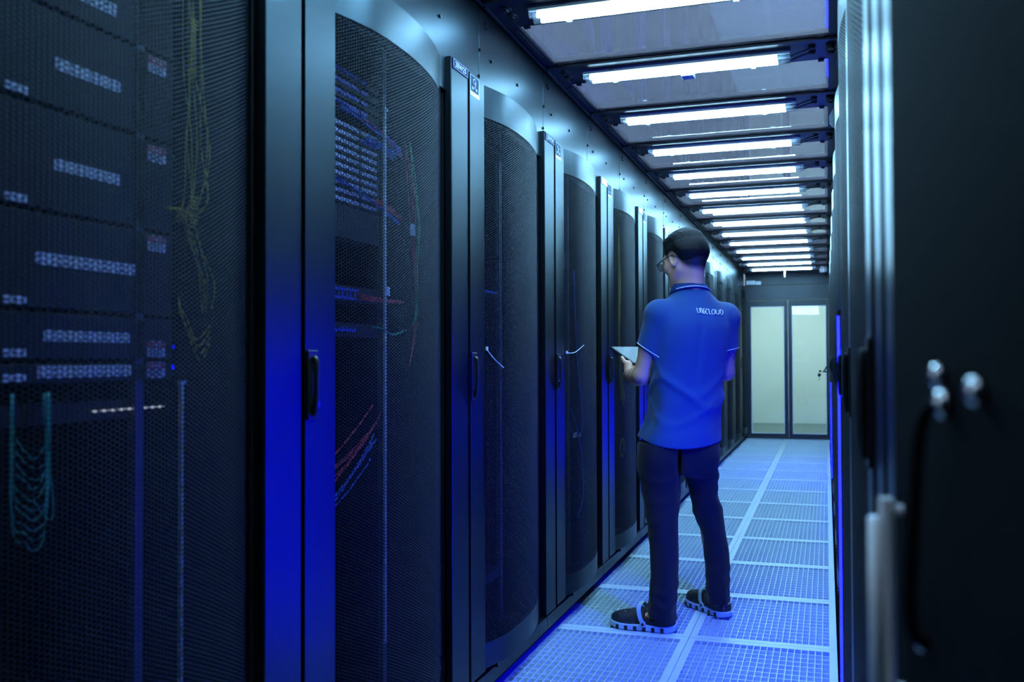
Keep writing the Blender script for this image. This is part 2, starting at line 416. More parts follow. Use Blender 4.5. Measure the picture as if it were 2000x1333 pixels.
# ------------------------------------------------------------------ server racks
# local axes: x out into the aisle (left row), y along the row, z up; y = 0 is the near edge of the front post
def profile(bulge, n=160):
    """plan curve of the bowed door from y=.225 to .785"""
    pts = [(.225, .002), (.28, bulge * .50), (.34, bulge * .86), (.42, bulge), (.52, bulge * .92), (.60, bulge * .66), (.68, bulge * .22), (.74, -bulge * .28), (.785, -bulge * .72)]
    P = smooth_path([(x, y, 0) for y, x in pts], 24)
    return [(p.x, p.y) for p in P]
ZM0, ZM1 = .200, 2.006
def perf_mesh(name, sg, bulge, pitch=.0085, rad=.00365):
    pr = np.array(profile(bulge)); d = np.r_[0, np.cumsum(np.hypot(*np.diff(pr, axis=0).T))]
    s0, s1 = .003, d[-1] - .008
    cx = pitch * math.sqrt(3) / 2
    nc = int((s1 - s0) / cx); nr = int((ZM1 - ZM0) / pitch)
    I, J = np.meshgrid(np.arange(nc), np.arange(nr), indexing='ij')
    S = s0 + (I + .5) * cx; Z = ZM0 + (J + .5 + .5 * (I % 2)) * pitch
    S = S.ravel(); Z = Z.ravel()
    k = 12; ang = np.arange(k) * 2 * PI / k
    hexr = np.where(np.arange(k) % 2 == 0, pitch / math.sqrt(3), pitch / 2)
    def ring(r, depth):
        s = S[:, None] + r * np.cos(ang); z = Z[:, None] + r * np.sin(ang)
        s = np.clip(s, 0, d[-1])
        x = np.interp(s, d, pr[:, 0]); y = np.interp(s, d, pr[:, 1])
        tx = np.interp(s + .002, d, pr[:, 0]) - np.interp(s - .002, d, pr[:, 0]); ty = np.interp(s + .002, d, pr[:, 1]) - np.interp(s - .002, d, pr[:, 1])
        ln = np.hypot(tx, ty); nx, ny = ty / ln, -tx / ln
        return np.stack([(x - nx * depth) * sg, y - ny * depth, z], -1)
    O = ring(hexr, .0006); A = ring(rad, .0006); B = ring(rad, .0020)
    nh = len(S); V = np.concatenate([O, A, B], 1).reshape(-1, 3)
    a = np.arange(k); bq = (a + 1) % k
    q = np.concatenate([np.stack([a, bq, bq + k, a + k], -1), np.stack([a + k, bq + k, bq + 2 * k, a + 2 * k], -1)])
    if sg < 0: q = q[:, ::-1]
    F = (q[None] + (np.arange(nh) * 3 * k)[:, None, None]).reshape(-1, 4)
    me = bpy.data.meshes.new(name)
    me.vertices.add(len(V)); me.vertices.foreach_set('co', V.astype(np.float32).ravel())
    me.loops.add(F.size); me.loops.foreach_set('vertex_index', F.astype(np.int32).ravel())
    me.polygons.add(len(F)); me.polygons.foreach_set('loop_start', np.arange(0, F.size, 4, dtype=np.int32))
    me.update(calc_edges=True); me.materials.append(M['mesh'])
    return me

def make_rack(sg, bulge):
    """sg +1: left row (opens to +x); -1: right row"""
    root = empty('server_rack')
    X = lambda a, b: (min(a * sg, b * sg), max(a * sg, b * sg))
    def bx(m, x0, x1, y0, y1, z0, z1):
        a, b = X(x0, x1); m.box(a, b, y0, y1, z0, z1)
    c = MB()
    bx(c, -1.0, -.022, .0005, .006, .10, 2.125); bx(c, -1.0, -.030, .794, .7995, .10, 2.125)
    bx(c, -1.0, -.99, .006, .794, .10, 2.125); bx(c, -1.0, -.03, .006, .794, 2.110, 2.125); bx(c, -1.0, -.03, .006, .794, .10, .112)
    c.build('cabinet', M['paintd'], root)
    p = MB(); bx(p, -.030, 0, .0005, .112, .104, 2.130); bx(p, -.028, -.012, .112, .117, .104, 2.125)
    p.build('front_post', M['paint'], root, bevel=.0025)
    pl = MB(); bx(pl, -.06, .004, .001, .799, .048, .100)
    plo = pl.build('plinth', M['paint'], root, bevel=.002)
    for y in (.30, .56):
        bo = MB(); bo.box(*X(.004, .016), y - .007, y + .007, .098, .118); bo.cyl((.010 * sg, y, .118), (.010 * sg, y, .128), .0035, 8)
        bo.build('door_stop', M['plastic_black'], plo)
    # 19-inch rails with square holes drawn as notches
    for y in (.120, .600):
        r = MB(); bx(r, -.130, -.114, y, y + .020, .14, 2.08)
        ro = r.build('rail', M['rail'] if y > .3 else M['paintd'], root)
    # door
    pr = profile(bulge, 0); inner = [(x - .016, y) for x, y in pr]
    d = MB()
    bx(d, -.018, .0035, .119, .2245, .112, 2.122)
    poly = [(x * sg, y) for x, y in pr] + [(x * sg, y) for x, y in inner[::-1]]
    if sg > 0: poly = poly[::-1]
    d.prism(poly, ZM1 - .001, 2.116); d.prism(poly, .118, ZM0 + .003)
    e = [(x, y) for x, y in pr if y > .776]; e2 = [(x - .012, y) for x, y in e]
    pe = [(x * sg, y) for x, y in e] + [(x * sg, y) for x, y in e2[::-1]]
    if sg > 0: pe = pe[::-1]
    d.prism(pe, ZM0, ZM1)
    do = d.build('door', M['paint'], root, bevel=.0015)
    mesh_obj('perforated_panel', perf_mesh('perforated_panel', sg, bulge), do)
    # swing handle in its dish, with a lock barrel
    h = MB(); y0 = .127; hp = .017 if sg > 0 else .014
    bx(h, .0036, .0085, y0 - .004, y0 + .032, 1.036, 1.194)
    ho = h.build('handle_dish', M['plastic_black'], do, bevel=.003)
    lv = MB(); lv.tube(smooth_path([(.009 * sg, y0 + .014, 1.178), (hp * .9 * sg, y0 + .014, 1.170), (hp * sg, y0 + .013, 1.15), (hp * sg, y0 + .012, 1.09), (hp * .8 * sg, y0 + .012, 1.055), (.009 * sg, y0 + .012, 1.048)]), .0062, 8)
    lv.build('swing_handle', M['plastic_black'] if sg > 0 else M['paint'], do, smooth=True)
    k = MB().cyl((.0085 * sg, y0 + .024, 1.070), (.0125 * sg, y0 + .024, 1.070), .0085, 16)
    k.cyl((.0125 * sg, y0 + .024, 1.070), (.0135 * sg, y0 + .024, 1.070), .0045, 12)
    k.build('lock', M['chrome'], do)
    return root

LX, LY0, PIT = -1.136, .515, .8
RX, RY0 = .055, .80
NL, NR = 13, 12
left, right = [], []
lp = make_rack(1, .040)
lab_l = {0: 'server rack nearest the camera on the left, holding dark chassis with pale label strips',
         1: 'second left server rack from the camera, white patch strips glowing behind its door',
         2: 'left server rack whose name plate reads 2BW25', 3: 'left server rack whose name plate reads 2BW24',
         4: 'left server rack with blue cables looping low behind its door, just before the yellow-cabled one',
         5: 'left server rack with a hanging yellow cable, beside the tablet'}
for i in range(NL):
    o = lp if i == 0 else dup(lp)
    o.location = (LX, LY0 + PIT * i, 0); left.append(o)
    tag(o, lab_l.get(i, '%s black server rack from the camera in the left row' % ORD[i] if i < NL - 1 else 'last server rack of the left row, beside the glass doors'), 'server rack', 'left row of server racks')
rp = make_rack(-1, .017)
for i in range(NR):
    o = rp if i == 0 else dup(rp)
    o.location = (RX, RY0 + PIT * i, 0); right.append(o)
    tag(o, '%s black server rack from the camera in the right row' % ORD[i] if i < NR - 1 else 'last server rack of the right row, beside the glass doors', 'server rack', 'right row of server racks')

# blanking panels closing the row ends
b = MB().box(LX - 1., LX - .004, LY0 + PIT * NL + .001, YD - .003, .05, 2.13)
tag(b.build('trim_2', M['paint']), 'filler panel at the far end of the left row', kind='structure')
b = MB().box(RX + .004, RX + 1., RY0 + PIT * NR + .001, YD - .006, .05, 2.13)
tag(b.build('trim_3', M['paint']), 'filler panel at the far end of the right row', kind='structure')

# name plates and stickers
YZ = Matrix(((0, 0, 1, 0), (1, 0, 0, 0), (0, 1, 0, 0), (0, 0, 0, 1)))      # text plane -> facing +x, reading along +y
def child(rack, nm): return [c for c in rack.children if c.name.split('.')[0] == nm][0]
for i, tx in ((2, '2BW25'), (3, '2BW24'), (4, ''), (5, ''), (6, ''), (7, ''), (8, ''), (9, ''), (10, '')):
    r = left[i]
    pm = M['plate'] if tx else M['silver']  # unlettered plates: silver stands in for the glare on them
    p = MB().box(.0005, .003, .006, .110, 2.094, 2.127).build('name_plate', pm, r, bevel=.0006)
    if tx:
        ed = MB()
        for z in (2.0965, 2.1235): ed.box(.003, .0033, .010, .106, z, z + .001)
        for y in (.010, .105): ed.box(.003, .0033, y, y + .001, 2.0965, 2.1245)
        ed.build('plate_line', M['ink'], p)
        text_mesh('plate_text', tx, .0245, M['ink'], p, Matrix.Translation((.0031, .058, 2.1100)) @ YZ, .0003, .98)
    d = child(r, 'door')
    s = MB().box(.0036, .0042, .121, .186, 2.050, 2.117).build('brand_sticker', M['silver'], d)
    MB().box(.0042, .0045, .1235, .1835, 2.063, 2.1155).build('sticker_print', M['stick_blue'], s)
    w = MB()
    w.tube([(.0048, .150 + .009 * math.cos(t), 2.099 + .008 * math.sin(t)) for t in np.linspace(0, 2 * PI, 18)], .0016, 6, caps=False)
    w.tube(smooth_path([(.0048, .158, 2.096), (.0048, .156, 2.086), (.0048, .150, 2.076)]), .0016, 6)
    for yy in (.134, .140, .160, .166): w.box(.0045, .0049, yy, yy + .003, 2.070, 2.080)
    w.build('sticker_mark', M['white_label'], s)
    MB().box(.0042, .0046, .126, .182, 2.0585, 2.0610).build('sticker_band', M['red'], s)

# ------------------------------------------------------------------ contents of the racks
XF = -1.252                                              # front plane of mounted equipment
def chassis(y0, y1, z0, z1, label, group, x=XF, m='chassis'):
    b = MB().box(x - .55, x, y0, y1, z0, z1)
    o = b.build('server_chassis', M[m], bevel=.002); tag(o, label, 'server', group); return o
def strip(par, y0, y1, z0, z1, x=XF, rows=2):
    """pale printed strip built of little cells"""
    b = MB().box(x, x + .0012, y0, y1, z0, z1); o = b.build('label_strip', M['white_label'], par)
    c = MB(); n = max(3, int((y1 - y0) / .011)); h = (z1 - z0) / rows
    for r in range(rows):
        for i in range(n):
            ya = y0 + (y1 - y0) * (i + .18) / n
            c.box(x + .0012, x + .0016, ya, ya + (y1 - y0) / n * .5, z0 + h * (r + .3), z0 + h * (r + .62))
    c.build('print', M['stick_blue'], o)
zs = [2.075, 1.930, 1.764, 1.596, 1.420, 1.256, 1.171, 1.131]
sl = [(.95, 1.06, 2.005), None, None, None, None, None, None]
spec = [(.96, 1.06, 1.985, .020), (1.0, 1.075, 1.800, .022), (.966, 1.085, 1.663, .020), (.965, 1.083, 1.493, .019), (.935, 1.118, 1.331, .020), (.949, 1.105, 1.205, .018), (.940, 1.108, 1.1435, .020)]
gl = 'dark chassis stacked in the nearest left rack'
where = ['topmost dark chassis in the nearest left rack', 'second chassis from the top in the nearest left rack', 'third dark chassis from the top in the nearest left rack, upper pale strip',
         'fourth dark chassis from the top in the nearest left rack', 'fifth dark chassis from the top, with the longest pale strip',
         'thin dark chassis second from the bottom of its stack in the nearest left rack', 'thinnest dark chassis at the bottom of its stack in the nearest left rack']
for i in range(7):
    z1, z0 = zs[i] - .004, zs[i + 1] + .004
    o = chassis(.66, 1.117, z0, z1, where[i], gl)
    a, b, z, h = spec[i]; strip(o, a, b, z, z + h)
    if i > 1: strip(o, .886, .921, z0 + .004, z0 + .016, rows=1)
    # danger label on the chassis ear
    e = MB().box(XF - .01, XF + .002, 1.119, 1.195, z0, z1).build('mounting_ear', M['chassis_dark'], o)
    zz = z0 + max(.0, min(.16 - .03, (z1 - z0) - .034)) if i < 5 else z0 + .004
    dl = MB().box(XF + .002, XF + .003, 1.139, 1.179, zz, zz + .030).build('danger_label', M['white_label'], o)
    MB().box(XF + .003, XF + .0034, 1.141, 1.177, zz + .0165, zz + .0285).build('red_header', M['red'], dl)
    text_mesh('danger_text', 'DANGER', .0085, M['ink'], dl, Matrix.Translation((XF + .0038, 1.159, zz + .0225)) @ YZ, .0002, .85)
    ln = MB()
    for q in range(3): ln.box(XF + .003, XF + .0034, 1.143, 1.175 - .006 * (q % 2), zz + .003 + q * .0045, zz + .0052 + q * .0045)
    ln.build('small_print', M['chassis'], dl)
    k = MB().cyl((XF + .002, 1.192, zz + .020), (XF + .008, 1.192, zz + .020), .004, 10)
    k.build('thumbscrew', M['chrome'], o)

def rod(x, y, z0, z1, name, label, m='rod', w=.008, group=None):
    b = MB().box(x - .004, x + .004, y - w / 2, y + w / 2, z0, z1)
    b.box(x - .006, x + .006, y - w * .8, y + w * .8, z1, z1 + .008)
    n = int((z1 - z0) / .04)
    for i in range(n): b.box(x + .004, x + .0052, y - w * .3, y + w * .3, z0 + .04 * i + .01, z0 + .04 * i + .028)
    o = b.build(name, M[m]); tag(o, label, 'rail', group)
rod(-1.236, 1.205, .30, 1.124, 'mounting_rail', 'pale vertical strip below the danger labels in the nearest left rack', w=.006)
rod(-1.236, 1.904, .36, 1.895, 'mounting_rail', 'long pale vertical strip behind the second left door', w=.008)
b = MB()
for y in np.linspace(1.04, 1.18, 26):
    if rng.random() < .75: b.box(-1.262, -1.252, y, y + .0035, 1.081, 1.0835)
o = MB().box(-1.60, -1.262, .68, 1.117, 1.065, 1.10).build('network_switch', M['chassis_dark']); tag(o, 'dark flat switch with a row of tiny white lights below the chassis stack', 'switch')
b.build('light_pattern', mat('indicator', (.6, .65, .7), .4, emis=(.8, .9, 1.), estr=.6), o)

def cable(paths, r, m, name, label, cat='cable', group=None, n=6):
    for p in paths:
        o = MB().tube(p, r, n).build(name, M[m], smooth=True); tag(o, label, cat, group or label)
def jit(p, s): return [tuple(np.array(q) + rng.normal(size=3) * s * (0 if i in (0, len(p) - 1) else 1)) for i, q in enumerate(p)]
# yellow fibre in the first rack
P = []
for i in range(9):
    y = 1.268 - rng.random() * .05; x = -1.225 - rng.random() * .05
    P.append(smooth_path(jit([(x, y, 2.05), (x, y + .005, 1.80), (x, y + .015, 1.62), (x, y + .012, 1.50), (x - .02, y - .01, 1.455)], .007)))
for i in range(5):
    y = 1.20 + rng.random() * .03; x = -1.23 - .03 * rng.random()
    P.append(smooth_path(jit([(x, 1.175, 1.47), (x, y, 1.465), (x, y + .03, 1.40), (x, y + .055, 1.33), (x - .01, 1.285, 1.27)], .004)))
for i in range(4):
    x = -1.24; z = 1.21 - i * .012
    P.append(smooth_path(jit([(x, 1.20, 1.30 - .01 * i), (x, 1.215, 1.25), (x, 1.25, z), (x - .01, 1.29, z + .035)], .003)))
cable(P, .0014, 'yellow', 'fiber_cable', 'thin yellow fibre hanging behind the far side of the nearest left door', 'cable', 'yellow fibres in the nearest left rack', n=5)
for z, lb in ((1.86, 'upper yellow warning tag near the danger labels in the nearest left rack'), (1.500, 'middle yellow striped tag in the nearest left rack'), (1.462, 'lower yellow striped tag in the nearest left rack')):
    b = MB()
    for q in range(4): b.box(-1.239, -1.237, 1.225, 1.250 - q * .003, z - q * .0075, z - q * .0075 + .0042)
    tag(b.build('warning_tag', M['yellow']), lb, 'tag', 'yellow tags in the nearest left rack')
P = []
for i in range(10):
    a = .895 + .004 * rng.random(); bq = .945 + .01 * rng.random(); z = 1.11 - .0165 * i
    P.append(smooth_path([(-1.246, a, 1.12), (-1.242, a - .002, z - .05), (-1.238, a + .015, z - .085 + rng.normal() * .004), (-1.238, bq - .02, z - .095), (-1.242, bq, z - .06), (-1.246, bq, 1.12)]))
P.append(smooth_path([(-1.24, .925, .95), (-1.238, .945, .915), (-1.24, .958, .92), (-1.244, .956, 1.0)]))
b = MB()
for p in P: b.tube(p, .0010, 5)
tag(b.build('fiber_coil', M['teal'], smooth=True), 'thin aqua fibre coil hanging low in the nearest left rack', 'cable')
# second rack: patch panels
gp = 'patch panels behind the second left door'
tops = [1.945, 1.915, 1.885, 1.856]
for i, z in enumerate(tops):
    o = MB().box(-1.46, XF, 1.46, 1.90, z - .010, z + .012).build('patch_bay', M['chassis_dark'])
    tag(o, '%s blue-lit patch bay from the top behind the second left door' % ORD[i], 'patch bay', gp)
    b = MB(); b.box(XF, XF + .003, 1.60, 1.800, z, z + .009); b.box(XF, XF + .003, 1.812, 1.838, z, z + .009); b.build('blue_lit_strip', M['bstrip'], o)
zz = np.linspace(1.800, 1.598, 10)
wl = ['first', 'second', 'third', 'fourth', 'fifth', 'sixth', 'seventh', 'eighth', 'ninth', 'last']
for i, z in enumerate(zz):
    o = MB().box(-1.46, XF, 1.46, 1.90, z - .007, z + .013).build('patch_bay', M['chassis_dark'])
    tag(o, '%s white-striped patch bay counting down behind the second left door' % wl[i], 'patch bay', gp)
    b = MB(); q = MB()
    for ya, yb in ((1.60, 1.800), (1.812, 1.886)):
        b.box(XF, XF + .003, ya, yb, z, z + .0085)
        n = int((yb - ya) / .0105)
        for k in range(n): q.box(XF + .003, XF + .0036, ya + (yb - ya) * (k + .25) / n, ya + (yb - ya) * (k + .6) / n, z + .0022, z + .006)
    bo = b.build('port_strip', M['port'], o); q.build('jack_pattern', M['plastic_black'], bo)
o = MB().box(-1.5, XF, 1.46, 1.90, 1.50, 1.588).build('storage_unit', M['chassis']); tag(o, 'dark ribbed unit below the white patch panels behind the second left door', 'server')
for i, (z0, z1, lb) in enumerate(((1.333, 1.368, 'lit blue switch at mid height behind the second left door'), (1.238, 1.268, 'lower lit blue switch with white cable tie behind the second left door'))):
    o = MB().box(-1.5, XF, 1.46, 1.895, z0 - .004, z1 + .004).build('network_switch', M['chassis_dark']); tag(o, lb, 'switch', 'blue switches behind the second left door')
    b = MB()
    for z in ((z1 - .010, z0 + .002) if i == 0 else (z0 + .010,)):
        b.box(XF, XF + .003, 1.60, 1.80 - .02 * i, z, z + .007)
    for k in range(10): b.box(XF, XF + .002, 1.62 + .018 * k, 1.626 + .018 * k, z0 + .010, z0 + .022)
    b.build('blue_lit_strip', M['bstrip'], o)
def fan(y0, z0, y1, z1, n, sag, sp, x=-1.235):
    return [catenary((x - rng.random() * .012, y0 + rng.normal() * sp * .5, z0 + rng.normal() * sp), (x - .02 * rng.random(), y1 + rng.normal() * sp, z1 + rng.normal() * sp), sag * (0.6 + .8 * rng.random()), 10, .001) for _ in range(n)]
g2 = 'patch cables behind the second left door'
cable(fan(1.70, 1.845, 2.0, 1.80, 7, -.012, .008), .0022, 'bluec', 'patch_cable', 'blue patch cable in the upper fan crossing the pale strip', 'cable', g2)
cable(fan(1.80, 1.835, 2.0, 1.785, 3, -.015, .004), .0018, 'redc', 'patch_cable', 'red patch cable among the upper blue fan', 'cable', g2)
cable(fan(1.82, 1.80, 1.98, 1.785, 7, .0, .009), .002, 'bluec', 'patch_cable', 'blue patch cable in the flat row just under the upper fan', 'cable', g2)
cable(fan(1.66, 1.65, 1.98, 1.58, 2, -.01, .003), .0022, 'bluec', 'patch_cable', 'blue cable slanting across the lowest white patch strips', 'cable', g2)
cable(fan(1.86, 1.62, 2.01, 1.60, 6, -.008, .006), .0018, 'redc', 'patch_cable', 'red cable leaving the lowest white patch strips', 'cable', g2)
cable(fan(1.79, 1.345, 2.0, 1.342, 9, .002, .006), .0018, 'redc', 'patch_cable', 'red cable in the bunch at the upper lit blue switch', 'cable', g2)
P = [smooth_path(jit([(-1.236, 2.04, 1.84), (-1.236, 2.065, 1.72), (-1.236, 2.085, 1.60), (-1.236, 2.072, 1.45), (-1.238, 2.075, 1.32), (-1.24, 2.06, 1.275)], .004)) for _ in range(4)]
cable(P, .0016, 'greenc', 'patch_cable', 'green cable dropping down inside the second left rack', 'cable', g2)
P = [smooth_path(jit([(-1.24, 2.02, 1.83), (-1.24, 2.06, 1.68), (-1.24, 2.075, 1.50), (-1.24, 2.08, 1.30), (-1.24, 2.04, 1.15)], .005)) for _ in range(4)]
cable(P, .0016, 'redc', 'patch_cable', 'red cable beside the green drop in the second left rack', 'cable', g2)
P = [smooth_path(jit([(-1.238, 1.84, 1.263), (-1.237, 1.89, 1.262), (-1.236, 1.95, 1.246), (-1.237, 2.02, 1.262)], .003)) for _ in range(4)]
cable(P, .0013, 'greenc', 'patch_cable', 'short green cable sagging beside the lower blue switch', 'cable', g2)
cable(fan(1.64, .86, 1.87, 1.0, 5, .01, .02), .002, 'redc', 'patch_cable', 'loose red cable low behind the second left door', 'cable', g2)
cable(fan(1.64, .80, 1.86, .94, 4, .01, .02), .002, 'bluec', 'patch_cable', 'loose blue cable low behind the second left door', 'cable', g2)
o = MB().box(-1.238, -1.235, 1.905, 1.930, 1.358, 1.384).build('cable_clip', M['white_label']); tag(o, 'small white clip on the pale strip in the second left rack', 'clip')
o = MB().box(-1.240, -1.236, 2.045, 2.075, 1.555, 1.592).build('cable_clip', M['white_label']); tag(o, 'small white tag on the green cables in the second left rack', 'clip')
# remaining racks: dark equipment and a few cables
def filler(i, items, label):
    y = LY0 + PIT * i
    for (z0, z1, lb) in items: chassis(y + .122, y + .598, z0, z1, lb, None)
filler(2, [(1.425, 1.436, 'thin dark shelf edge catching blue light behind the 2BW25 door'), (.32, .36, 'dark shelf low behind the 2BW25 door')], '')
filler(3, [(1.62, 1.70, 'dark unit behind the upper half of the 2BW24 door'), (1.40, 1.44, 'thin dark unit at mid height behind the 2BW24 door')], '')
MB().box(XF, XF + .004, 2.24, 2.68, 1.428, 1.4345).build('blue_lit_strip', M['bstrip'], [o for o in COL.objects if o.get('label', '').startswith('thin dark shelf edge')][0])  # blue strip painted on for the light caught along the shelf edge
P = [smooth_path([(-1.238, 3.52, .92), (-1.236, 3.62, .80), (-1.236, 3.70, .62), (-1.236, 3.70, .46), (-1.238, 3.62, .36)]), smooth_path([(-1.24, 3.50, .88), (-1.236, 3.54, .80), (-1.236, 3.66, .778)]), smooth_path([(-1.24, 3.58, 1.62), (-1.238, 3.62, 1.2), (-1.236, 3.70, .85), (-1.238, 3.66, .785)])]
cable(P, .0035, 'bluec', 'patch_cable', 'thick blue cable looping behind the 2BW24 door', 'cable')
b = MB().box(-1.238, -1.232, 3.55, 3.60, .775, .80); b.box(-1.238, -1.232, 3.63, 3.66, .772, .79)
tag(b.build('cable_clip', M['white_label']), 'white plug on the blue cables behind the 2BW24 door', 'clip')
P = [smooth_path(jit([(-1.236, 4.415, 2.0), (-1.236, 4.42, 1.62), (-1.236, 4.43, 1.2), (-1.236, 4.50, .92), (-1.236, 4.56, .80)], .006)) for _ in range(5)]
P += [[(-1.236, 4.47 + (.035 + .004 * q) * math.cos(t), .62 + (.05 + .004 * q) * math.sin(t)) for t in np.linspace(0, 6.28, 20)] for q in range(3)]
cable(P, .0026, 'yellow', 'fiber_cable', 'yellow fibre hanging behind the door beside the tablet', 'cable')
# white zip ties sticking out of doors
def zip_tie(pts, label):
    b = MB().tube(smooth_path(pts), .0016, 6); b.box(pts[0][0] - .003, pts[0][0] + .003, pts[0][1] - .004, pts[0][1] + .004, pts[0][2] - .003, pts[0][2] + .010)
    tag(b.build('cable_tie', M['whitec']), label, 'cable tie', 'white cable ties on the doors')
zip_tie([(-1.128, 2.346, 1.205), (-1.112, 2.372, 1.172), (-1.098, 2.415, 1.142)], 'white cable tie curling down from the 2BW25 door')
zip_tie([(-1.126, 3.152, 1.198), (-1.104, 3.20, 1.202), (-1.085, 3.27, 1.236)], 'white cable tie curling up from the 2BW24 door')
# hanging plastic tags and keys on the right row
def leaf(y, x, z, m, label, s=1.):
    pts = [(0, 0), (.010, .012), (.022, .036), (.020, .062), (.008, .080), (0, .084)]
    b = MB(); n = len(pts)
    vs = [(x - a * s, y + .0006 * i, z - h * s) for i, (a, h) in enumerate(pts)] + [(x - a * s, y + .0006 * i + .0015, z - h * s) for i, (a, h) in enumerate(pts)]
    b.add(vs, [tuple(range(n)), tuple(range(2 * n - 1, n - 1, -1))] + [(i, i + 1, i + 1 + n, i + n) for i in range(n - 1)])
    tag(b.build('plastic_tag', m), label, 'tag', 'loose plastic tags on the right row')
leaf(3.30, .042, 2.245, M['clear'], 'clear curled plastic tag sticking out from the right row')
leaf(2.62, .062, 2.215, M['stick_blue'], 'blue plastic tag on top of the right row', .9)
# an opened swing handle with keys
hd = MB().tube(smooth_path([(.048, 6.30, 1.19), (.020, 6.29, 1.13), (-.012, 6.28, 1.075), (-.024, 6.28, 1.062)]), .006, 8)
hd.box(-.028, .045, 6.268, 6.286, 1.052, 1.062)
ho = hd.build('swung_handle', M['plastic_black'], smooth=False); tag(ho, 'black rack handle swung open on the right row with keys', 'handle')
ky = MB().ball((-.052, 6.28, 1.062), (.010, .004, .009), 12, 8); ky.ball((-.058, 6.28, 1.030), (.014, .004, .014), 12, 8); ky.box(-.060, -.056, 6.278, 6.282, .985, 1.02)
ky.tube([(-.050 + .012 * math.cos(t), 6.28, 1.046 + .012 * math.sin(t)) for t in np.linspace(0, 2 * PI, 14)], .0012, 5, caps=False)
ky.tube([(-.028, 6.277, 1.058), (-.042, 6.279, 1.056)], .002, 6)
tag(ky.build('key_ring', M['plastic_black']), 'black keys hanging from the swung handle on the right row', 'keys')

# ------------------------------------------------------------------ the open entrance door beside the camera
post = MB().box(.058, .12, .700, .788, .0, 2.2)
tag(post.build('trim_4', M['paint'], bevel=.004), 'black end post of the right row', kind='structure')
lf = empty('aisle_door'); tag(lf, 'dark open aisle door with pull handles close beside the camera', 'door')
A, Bq = Vector((.0565, .685)), Vector((.130, .06)); t = (Bq - A).normalized(); nR = Vector((-t.y, t.x))
if nR.x < 0: nR = -nR
th = .012
pl = [A - nR * th * .0, Bq - nR * th * .0, Bq + nR * th, A + nR * th]
b = MB().prism([tuple(p) for p in pl], .02, 2.25); b.build('door_leaf', M['dark_leaf'], lf)
def at(d, off, z):
    c = A + t * d - nR * off; return (c.x, c.y, z)
b = MB().cyl(at(.030, .021, .898), at(.030, .021, 1.036), .0072, 18); b.build('pull_handle', M['white_plastic'], lf, smooth=True)
b = MB().cyl(at(.030, .013, .884), at(.030, .013, 1.052), .0062, 18); b.cyl(at(.030, 0, .894), at(.030, .013, .894), .005, 12); b.cyl(at(.030, 0, 1.042), at(.030, .013, 1.042), .005, 12)
b.build('handle_mount', M['white_plastic'], lf)
b = MB().tube(smooth_path([at(.168, .004, 1.140), at(.165, .016, 1.125), at(.150, .018, 1.06), at(.125, .016, .985), at(.112, .004, .962)]), .0045, 12); b.build('latch_lever', M['dark_leaf'], lf, smooth=True)
for d, z, r in ((.161, 1.157, .0062), (.173, 1.139, .0075), (.239, 1.150, .0065), (.110, .962, .005)):
    MB().ball(at(d, .004, z), (r, r, r * 1.3), 16, 10).build('handle_fixing', M['chrome'], lf, smooth=True)

# upright blue LED tubes standing against the right row
def blue_tube(x, y, z0, z1, label):
    o = empty('blue_led_tube', (x, y, 0)); tag(o, label, 'tube light', 'blue LED tubes along the right row')
    b = MB()
    ring = [(.009 * math.cos(a), .009 * math.sin(a)) for a in np.radians([90, 126, 162, 198, 234, 270])]
    n = 6; b.add([(a, c, z) for z in (z0 + .02, z1 - .02) for a, c in ring], [(q, q + 1, q + 1 + n, q + n) for q in range(n - 1)])
    b.build('tube', M['blue_tube'], o, smooth=True)
    MB().box(.0, .006, -.0095, .0095, z0 + .004, z1 - .004).build('backing_channel', M['plastic_black'], o)
    for z in (z0, z1 - .02): MB().cyl((0, 0, z), (0, 0, z + .02), .0105, 12).build('end_cap', M['plastic_black'], o)
blue_tube(.044, 2.585, .0, 1.33, 'nearer upright blue LED tube glowing against the right row of racks')
blue_tube(.044, 7.40, .0, .95, 'farther upright blue LED tube glowing low against the right row of racks')
# ------------------------------------------------------------------ the person, sculpted as distance fields
PO = Vector((-.56, 3.28, 0)); PA = .1745       # local axes: u across the view, w away, z up
M['skin'] = mat('skin', (.62, .33, .23), .48, 0., .4, var=.05, vscale=40, sss=.08)
M['hair'] = mat('black_hair', (.007, .0065, .007), .62, 0., .16)
M['polo'] = mat('royal_blue_pique', (.010, .052, .19), .85, 0., .2, bump=.25, bscale=900, sheen=.15)
M['polo_band'] = mat('navy_rib_knit', (.008, .030, .14), .85, 0., .2, bump=.3, bscale=600)
M['trouser'] = mat('navy_trouser_cloth', (.0055, .0055, .014), .8, 0., .25, bump=.15, bscale=500, sheen=.1)
M['clog'] = mat('black_foam', (.010, .012, .016), .6)
M['clog_sole'] = mat('light_blue_foam', (.34, .50, .62), .6)
M['tablet_case'] = mat('black_tablet_case', (.012, .013, .015), .4)
M['screen'] = mat('tablet_screen', (.12, .16, .19), .10, 0., .6, emis=(.30, .55, .68), estr=.35)  # faint emission stands in for the ceiling lamps reflected in the glass
M['lens'] = pane_mat('spectacle_lens', (.95, .97, 1.), .98, .02, boost=.6)

